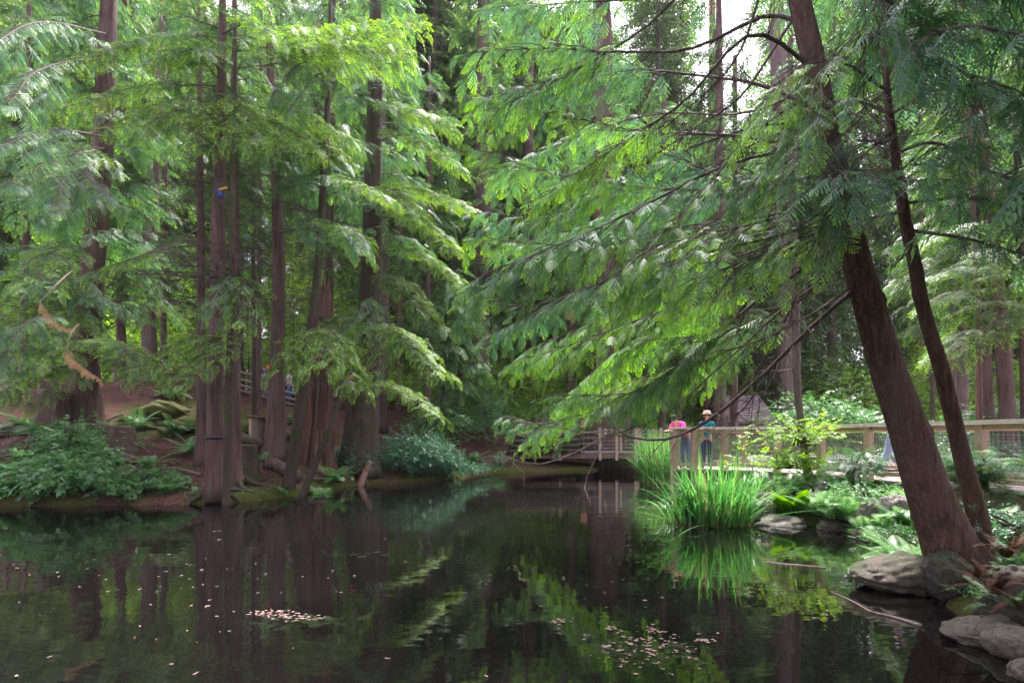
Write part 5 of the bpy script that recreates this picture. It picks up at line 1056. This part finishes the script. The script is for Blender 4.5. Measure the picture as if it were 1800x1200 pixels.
# sign on the cedar
root = empty('notice_sign', P(1026, 748, 25.1), 'small reddish notice sign on a post beside the huge ribbed cedar', 'sign')
g = Geo(); box(g, P(1026, 745, 25.1), (.32, .03, .36)); g.build('board', [M['signred']], root, P(1026, 748, 25.1), smooth=False)
g = Geo(); q = P(1026, 745, 25.13); box(g, (q[0], q[1] + .02, (q[2] + BZ) / 2 + .1), (.06, .04, q[2] - BZ + .3)); g.build('post', [M['oldwood']], root, P(1026, 748, 25.1), smooth=False)

# log rail fence on the left slope
root = empty('rail_fence', onland(400, 26), 'weathered log rail fence along the path on the left slope', 'fence'); fo = tuple(onland(400, 26))
for k in range(9):
    px = 210 + k * 46; p = onland(px, 26); g = Geo(); box(g, (p[0], p[1] + .08, p[2] + .6), (.15, .13, 1.5)); g.build('post', [M['oldwood']], root, fo, smooth=False)
for z in (.15, .42, .72, 1.08):
    g = Geo(); pts = [P(px, 0, 26) for px in (200, 300, 400, 500, 590)]; pts = np.array([(p[0], 25.93, gz(p[0], 26) + z + .05) for p in pts]); tube(g, pts, .065, 8); g.build('rail', [M['railwood'] if z > .3 else M['oldwood']], root, fo)
# boardwalk railing at the far left
root = empty('wooden_railing', P(20, 690, 20), 'dark wooden boardwalk railing at the far left edge', 'railing'); fo = tuple(P(20, 690, 20))
for px in (-20, 12, 44, 70):
    g = Geo(); p = P(px, 690, 20); box(g, (p[0], p[1], p[2] + .1), (.12, .12, 1.6)); g.build('post', [M['oldwood']], root, fo, smooth=False)
for py in (652, 668, 685):
    g = Geo(); beam(g, P(-60, py, 20), P(90, py, 20), .08, .12); g.build('rail', [M['oldwood']], root, fo, smooth=False)

# shingled shelter
SX, SY, SG = 13.6, 31.0, gz(13.6, 31)
root = empty('shelter', (SX, SY, SG), 'small open shelter with a steep shingled roof and curved timber braces', 'shelter'); so = (SX, SY, SG)
ez, rz_, hw, hd = 2.55, 4.15, 1.75, 1.4
g = Geo()
for side in (-1, 1):
    for k in range(10):
        t0, t1 = k / 10, (k + 1.25) / 10; y0, y1 = side * hd * (1 - t0), side * hd * (1 - t1); z0_, z1_ = ez + (rz_ - ez) * t0, ez + (rz_ - ez) * min(1, t1)
        nsh = 16; xl = hw * (1 - .25 * t0)
        for q_ in range(nsh):
            xa = -xl + 2 * xl * q_ / nsh; w_ = 2 * xl / nsh * .93; dz = rng.uniform(0, .03); beam(g, (SX + xa + w_ / 2, SY + y0, z0_ + .05 + dz), (SX + xa + w_ / 2, SY + y1 * (1 if k < 9 else 0), z1_ + .01 + dz), w_, .03, tint=(0, rng.uniform(), 0))
g.build('roof', [M['shingle']], root, so, smooth=False)
g = Geo()
for s in (-1, 1):
    beam(g, (SX - hw, SY + s * hd, ez), (SX + hw, SY + s * hd, ez), .12, .16); beam(g, (SX + s * hw * .93, SY - hd, ez - .01), (SX + s * hw * .93, SY + hd, ez - .01), .12, .12)
g.build('eaves_beam', [M['oldwood']], root, so, smooth=False)
for sx in (-1, 1):
    for sy in (-1, 1):
        g = Geo(); x, y = SX + sx * hw * .85, SY + sy * hd * .9; box(g, (x, y, (SG + ez) / 2), (.2, .2, ez - SG)); g.build('post', [M['oldwood']], root, so, smooth=False)
        g = Geo(); a = np.linspace(0, np.pi / 2, 9); q = np.stack([x - sx * (.95 - .95 * np.cos(a)), np.full(9, y), ez - 1.15 + 1.05 * np.sin(a)], 1)
        for i in range(8): beam(g, q[i], q[i + 1], .1, .16)
        g.build('curved_brace', [M['oldwood']], root, so, smooth=False)

# ================================================================ people
M['skin'] = plain('skin', (.50, .30, .22), .5); M['hair'] = plain('dark_hair', (.015, .011, .01), .5)
def cloth(n, c): M[n] = plain(n, c, .85); return n
for n, c in (('pink_cloth', (.75, .05, .32)), ('jeans', (.16, .22, .42)), ('teal_cloth', (.01, .22, .26)), ('navy_cloth', (.02, .03, .12)), ('straw', (.62, .50, .34)), ('hatband', (.12, .07, .05)), ('red_cloth', (.55, .03, .04)), ('white_cloth', (.7, .7, .72)),
             ('black_cloth', (.02, .02, .025)), ('grey_cloth', (.3, .3, .36)), ('lightjeans', (.28, .38, .58)), ('green_cloth', (.05, .35, .08)), ('shoe', (.03, .03, .03)), ('purple_cloth', (.10, .06, .25)), ('blue_cloth', (.05, .2, .5))): cloth(n, c)
def skin_obj(name, chains, mat, root, sub=2):
    """chains: list of [(point, radius)...]; a chain may start at ('#', k) = vertex k of the already added ones"""
    V, E, Rd = [], [], []
    for ch in chains:
        prev = None
        for it in ch:
            if isinstance(it[0], str): prev = it[1]; continue
            V.append(it[0]); Rd.append(it[1]); k = len(V) - 1
            if prev is not None: E.append((prev, k))
            prev = k
    me = bpy.data.meshes.new(name); me.from_pydata([tuple(map(float, v)) for v in V], E, []); me.materials.append(M[mat])
    o = bpy.data.objects.new(name, me); COL.objects.link(o); o.parent = root
    m1 = o.modifiers.new('skin', 'SKIN'); m1.use_smooth_shade = True
    for i, rr in enumerate(Rd): me.skin_vertices[0].data[i].radius = (rr, rr) if not isinstance(rr, tuple) else rr
    me.skin_vertices[0].data[0].use_root = True
    m2 = o.modifiers.new('sub', 'SUBSURF'); m2.levels = sub; m2.render_levels = sub
    return o
def person(label, loc, face, H_=1.68, bend=0., top='pink_cloth', legs='jeans', arms='down', hair='hair', hat=False, group='people on the boardwalk', step=.0, shortsleeve=True, extra=None):
    """face: heading in degrees (0 looks along +Y). bend: forward lean at the hips in degrees"""
    s = H_ / 1.68; root = empty('person', loc, label, 'person', group); root.rotation_euler = (0, 0, -R(face)); root.scale = (s, s, s)
    b = R(bend); sp = lambda h, y=0: np.array([0, math.sin(b) * h + math.cos(b) * y, .93 + math.cos(b) * h - math.sin(b) * y])
    pel = sp(0); waist = sp(.16); chest = sp(.36, .01); shl = sp(.47); neck = sp(.53, .01); nb = R(bend * .9 + 8) if bend else R(4)
    head0 = neck + np.array([0, math.sin(nb), math.cos(nb)]) * .07; hd = head0 + np.array([0, math.sin(nb), math.cos(nb)]) * .09; ht = hd + np.array([0, math.sin(nb), math.cos(nb)]) * .075
    fwd = np.array([0, math.cos(nb), -math.sin(nb)])
    A = {}
    for sx in (-1, 1):
        sh = shl + np.array([sx * .18, 0, 0])
        if arms == 'rail': el = sh + np.array([sx * .05, .16, -.22]); wr = el + np.array([-sx * .12, .22, .02])
        elif arms == 'bent': el = sh + np.array([sx * .06, .0, -.28]); wr = el + np.array([-sx * .1, .22, .05])
        else: el = sh + np.array([sx * .05, -.02, -.28]); wr = el + np.array([sx * .0, .06, -.25])
        A[sx] = (sh, el, wr)
    body = [[(pel, .11), (waist, .105), (chest, .12), (neck, .05), (head0, .056), (hd, (.082, .095)), (ht, .062)]]
    body.append([('#', 5), (hd + fwd * .105 - np.array([0, math.sin(nb), math.cos(nb)]) * .005, .012)])
    n = 8
    for sx in (-1, 1):
        sh, el, wr = A[sx]; dv = nrm(wr - el); hand = wr + dv * .075
        body.append([('#', 2), (sh, .052), (el, .038), (wr, .026), (hand, (.034, .018))]); hidx = n + 3; n += 4
        body[-1] = [('#', 2), (sh, .052), (el, .038), (wr, .026), (hand, (.034, .018))]
        side = nrm(np.cross(dv, [0.01, 0, 1.]))
        for q_, (o_, l_) in enumerate(((-.026, .062), (-.009, .075), (.009, .07), (.025, .055))):
            body.append([('#', hidx), (hand + side * o_ + dv * .03, .009), (hand + side * o_ + dv * (.03 + l_ * .5), .008), (hand + side * o_ + dv * (.03 + l_ * .85) - UP * .012, .0065)]); n += 3
        body.append([('#', hidx), (hand + side * -.035 * -sx - dv * .02, .010), (hand + side * -.055 * -sx + dv * .02, .008)]); n += 2
    LG = {}
    for sx in (-1, 1):
        hp = np.array([sx * .095, 0, .9]); kn = np.array([sx * .10, .03 + step * sx * .5, .49]); an = np.array([sx * .105, step * sx - .02, .09]); toe = an + np.array([sx * .02, .16, -.055]); LG[sx] = (hp, kn, an, toe)
        body.append([('#', 0), (hp, .085), (kn, .055), (an, .038)]); n += 3
    skin_obj('body', body, 'skin', root, 2)
    sl = .62 if shortsleeve else .98
    sh_ch = [[(pel - UP * .02, .135), (waist, .13), (chest, .145), (shl, .10), (neck - (neck - shl) * .3, .062)]]
    for sx in (-1, 1):
        sh, el, wr = A[sx]; ch = [('#', 3), (sh, .072), (sh + (el - sh) * (sl if shortsleeve else 1), .056)]
        if not shortsleeve: ch += [(wr - (wr - el) * .06, .038)]
        sh_ch.append(ch)
    skin_obj('shirt', sh_ch, top, root, 2)
    tr = [[(pel + UP * .02, .125), (pel - UP * .06, .13)]]
    for sx in (-1, 1):
        hp, kn, an, toe = LG[sx]; tr.append([('#', 1), (hp - UP * .05, .10), (kn, .075), (an + UP * .02, .062)])
    skin_obj('trousers', tr, legs, root, 2)
    for sx in (-1, 1):
        hp, kn, an, toe = LG[sx]; skin_obj('shoe', [[(an - UP * .04, .045), (toe, .035)]], 'shoe', root, 1)
        g = Geo(); e = hd + fwd * .088 + np.array([sx * .032, 0, .012]); blob(g, e, (.011, .008, .009), 1, 8, 6, 0); eo = g.build('eye', [M['hair']]); eo.parent = root
        g = Geo(); blob(g, hd + np.array([sx * .083, -.005, -.002]), (.014, .024, .032), 1, 8, 6, 0); eo = g.build('ear', [M['skin']]); eo.parent = root
    upv = np.array([0, math.sin(nb), math.cos(nb)])
    g = Geo(); blob(g, hd + upv * .045 - fwd * .022, (.094, .102, .088), 3, 18, 12, .05); ho = g.build('hair', [M[hair]]); ho.parent = root
    if hat:
        g = Geo(); c = hd + upv * .07; th = np.linspace(0, 2 * np.pi, 28, endpoint=False)
        prof = [(.21, -.005), (.215, .0), (.12, .012), (.105, .03), (.098, .085), (.07, .108), (.01, .112)]
        Vv = np.array([c + np.array([math.cos(t) * r0, math.sin(t) * r0, 0]) + upv * z0_ for r0, z0_ in prof for t in th]); m_ = len(prof)
        i = np.arange(m_ - 1)[:, None] * 28; j = np.arange(28)[None]; g.add(Vv, np.stack([i + j, i + (j + 1) % 28, i + 28 + (j + 1) % 28, i + 28 + j], -1).reshape(-1, 4)); ho = g.build('hat', [M['straw']]); ho.parent = root
        g = Geo(); tube(g, [c + upv * .018, c + upv * .042], .108, 24); h2 = g.build('hat_band', [M['hatband']]); h2.parent = ho
    return root
person('person in a bright pink shirt and jeans bending over the boardwalk railing', (4.72, 13.85, DZ + .005), 235, 1.60, 50, 'pink_cloth', 'jeans', 'rail')
person('person in a wide straw hat and teal shirt standing at the boardwalk railing', (5.22, 13.72, DZ + .005), 200, 1.44, 4, 'teal_cloth', 'navy_cloth', 'bent', hat=True)
person('person in a dark blue top and light jeans walking behind the thick leaning trunk', (7.82, 10.45, DZ + .005), 100, 1.72, 3, 'navy_cloth', 'lightjeans', 'down', shortsleeve=False, step=.22)
def far_person(label, px, d, face, top, legs, H_=1.65, arms='down', z=None, grp='people on the slope path'):
    c = onland(px, d); 
    if z is not None: c[2] = z
    return person(label, c + (0, 0, .01), face, H_, 0, top, legs, arms, group=grp)
far_person('person with dark hair in a black top standing at the log rail fence', 456.5, 26.9, 120, 'black_cloth', 'lightjeans', arms='bent')
far_person('person in a purple top and grey trousers just right of the dark-haired one', 465.5, 26.7, 220, 'purple_cloth', 'grey_cloth', arms='bent')
far_person('person in white walking on the slope path right of the dark straight cedar', 509, 26.9, 90, 'white_cloth', 'blue_cloth')
far_person('person in a blue top behind the dark straight cedar, only part seen', 499, 27.4, 90, 'blue_cloth', 'black_cloth')
c = onland(459, 26.2); g = Geo(); blob(g, c + (0, 0, 1.2), (.24, .13, .14), 4, 16, 10, .08); tag(g.build('bag', [M['green_cloth']], None, c + (0, 0, 1.2)), 'bright green bag resting on the log rail fence', 'bag')
far_person('person in a red top standing left of the shelter post', 1300, 29.5, 180, 'red_cloth', 'blue_cloth', grp='people by the shelter')
far_person('person in white with pink behind the curved brace of the shelter', 1343, 31, 180, 'white_cloth', 'pink_cloth', grp='people by the shelter')

# ================================================================ floating blossom flecks
M['petal'] = plain('pinkish_floating_leaf', (.20, .125, .10), .7, 0, .3)
r_ = np.random.default_rng(12)
def fleck(g, c, s, r, z=.006):
    a = r.uniform(0, 6.28); n = 6; th = np.linspace(0, 6.28, n, endpoint=False) + a; rr = s * r.uniform(.5, 1.1, n)
    V = np.array([(c[0] + math.cos(t) * q * 1.3, c[1] + math.sin(t) * q * .8, z + r.uniform(0, .004)) for t, q in zip(th, rr)] + [(c[0], c[1], z + .006)])
    g.add(V, [[i, (i + 1) % n, n, n] for i in range(n)])
protos = []
for k in range(6):
    g = Geo(); fleck(g, (0, 0), .022, r_); fleck(g, (.03, .01), .014, r_); protos.append(g)
pm = []
k = 0; first = []
while k < 170:
    if r_.random() < .55: px, py = r_.normal(270, 170), r_.normal(1010, 60)
    elif r_.random() < .6: px, py = r_.uniform(880, 1180), r_.uniform(845, 1110)
    else: px, py = r_.uniform(0, 1250), r_.uniform(900, 1190)
    if py < 860 or py > 1195 or px < 0 or px > 1300: continue
    d = 1440 / (py - 770); x = (px - 900) / F * d
    if float(pond_sd(np.array([x]), np.array([d]))[0]) > -.2: continue
    if len(first) < 6: o = protos[k].build('floating_leaf', [M['petal']], None, (0, 0, 0), smooth=False); first.append(o)
    else: o = first[k % 6].copy(); COL.objects.link(o)
    o.location = (x, d, 0); s = r_.uniform(.2, .75) * (1.0 if d < 8 else 1.5); o.scale = (s, s, 1); o.rotation_euler = (0, 0, r_.uniform(0, 6.28))
    zone = ('close to the left photo edge' if px < 200 else 'left of the bright blossom raft' if px < 450 else 'right of the bright blossom raft' if px < 850 else 'before the footbridge' if px < 1100 else 'before the big reed clump') + (', far out' if py < 980 else ', in the lower rows')
    tag(o, 'pinkish fleck afloat ' + zone, 'floating leaf', 'pinkish flecks floating on the pond'); k += 1
for k, (px, py, wd, hd_, n, lab) in enumerate(((478, 1079, 44, 7, 60, 'bright raft of pink blossom flecks on the left half of the pond'), (525, 1086, 42, 6, 45, 'second pink blossom raft touching the bright one on its right'), (1140, 1140, 95, 32, 130, 'wide scattered patch of reddish blossom flecks near the bottom of the photo'), (1235, 1126, 22, 4, 16, 'small reddish fleck cluster right of the wide scattered patch'), (1068, 1105, 16, 4, 12, 'small reddish fleck cluster above left of the wide scattered patch'), (983, 1094, 22, 7, 16, 'small blossom cluster below the footbridge reflection'), (1150, 1108, 25, 5, 16, 'thin blossom strip just above the wide scattered patch'), (1240, 925, 80, 5, 60, 'tan debris line at the foot of the big reed clump'), (1170, 890, 50, 6, 30, 'tan debris patch left of the big reed clump'))):
    g = Geo(); d0 = 1440 / (py - 770); c0 = ((px - 900) / F * d0, d0)
    for _ in range(n):
        a, b = r_.normal(0, .5, 2); q = 1440 / (py + b * hd_ - 770); fleck(g, ((px + a * wd - 900) / F * q, q), .015 * r_.uniform(.5, 1.2) * (1 if d0 < 6 else 1.5), r_)
    tag(g.build('blossom_raft', [M['petal']], None, (*c0, 0), smooth=False), lab, 'fallen blossom', kind='stuff')

# needles, twigs and cones littering the banks
r_ = np.random.default_rng(31); g = Geo(); n = 0
V, Qs, T = [], [], []
while n < 14000:
    if r_.random() < .75: x, y = r_.uniform(-17, 1), r_.uniform(12, 26)
    else: x, y = r_.uniform(4, 11), r_.uniform(4.5, 14)
    if float(pond_sd(np.array([x]), np.array([y]))[0]) < .15: continue
    z = gz(x, y) + .012; a = r_.uniform(0, 6.28); L = r_.uniform(.06, .28) * (2.2 if r_.random() < .08 else 1); leafq(V, Qs, T, (x, y, z), (math.cos(a), math.sin(a), r_.uniform(-.05, .25)), L, .018, (0, r_.uniform(.1, 1), r_.uniform(0, 1))); n += 1
g.add(V, Qs, T); M['litter'] = foliage_mat('bark_litter', (.11, .055, .04), (.2, .11, .08), dead=(.26, .16, .12), trans=.02, rough=.9)
tag(g.build('litter', [M['litter']], smooth=False), 'reddish brown needles and twigs littering the banks', 'leaf litter', kind='stuff')
# moss and small plants as ground cover
f = Fol(); n = 0
while n < 4200:
    if r_.random() < .5: x, y = r_.uniform(-17, 0), r_.uniform(12, 26)
    else: x, y = r_.uniform(3.6, 9), r_.uniform(4.6, 13)
    sd_ = float(pond_sd(np.array([x]), np.array([y]))[0]); p_ = math.exp(-sd_ / (.6 if x < 2 else 1.6)) + (.08 if x < 2 else .15)
    if sd_ < .02 or r_.random() > p_: continue
    f.put('oval', (x, y, gz(x, y) + .02), (*nrm(r_.normal(0, 1, 2)), .5), nrm(UP + r_.normal(0, .3, 3)), r_.uniform(.1, .28), r_.normal(0, .4)); n += 1
tag(f.flush(0, r_).build('ground_cover', [M['bushleaf']], smooth=False), 'small green plants creeping along the pond banks', 'ground cover', kind='stuff')

# ---- air
m = bpy.data.materials.new('haze'); m.use_nodes = True; t = m.node_tree; t.nodes.clear(); out = t.nodes.new('ShaderNodeOutputMaterial'); v = t.nodes.new('ShaderNodeVolumePrincipled')
v.inputs['Color'].default_value = (.93, .92, 1, 1); v.inputs['Density'].default_value = .00018; v.inputs['Anisotropy'].default_value = .2; t.links.new(v.outputs[0], out.inputs['Volume'])
g = Geo(); box(g, (0, 180, 25), (680, 500, 60)); tag(g.build('haze', [m], smooth=False), kind='stuff')

for k, (px, py, rx, ry, n, lab) in enumerate(((515, 1094, .28, .12, 60, 'mossy green water plant holding the bright pink blossom raft'), (600, 1090, .22, .06, 24, 'thin green water weed right of the blossom raft'), (1140, 1145, .42, .22, 70, 'dull green weed patch under the wide scattered flecks near the bottom'), (630, 972, .45, .15, 26, 'sparse yellow-green weed floating near the left middle of the pond'))):
    d = 1440 / (py - 770); c = ((px - 900) / F * d, d, 0.); f = Fol(); r_ = np.random.default_rng(800 + k)
    for _ in range(n):
        a = r_.uniform(0, 6.283); q = r_.uniform(0, 1) ** .6; f.put('hemlock', (c[0] + math.cos(a) * rx * q, c[1] + math.sin(a) * ry * q, -.002), (math.cos(a), math.sin(a) * .5, .04), UP, r_.uniform(.10, .2), -.4 if k == 2 else .1)
    tag(f.flush(0, r_).build('water_plant', [M['weed']], None, c, smooth=False), lab, 'water plant')
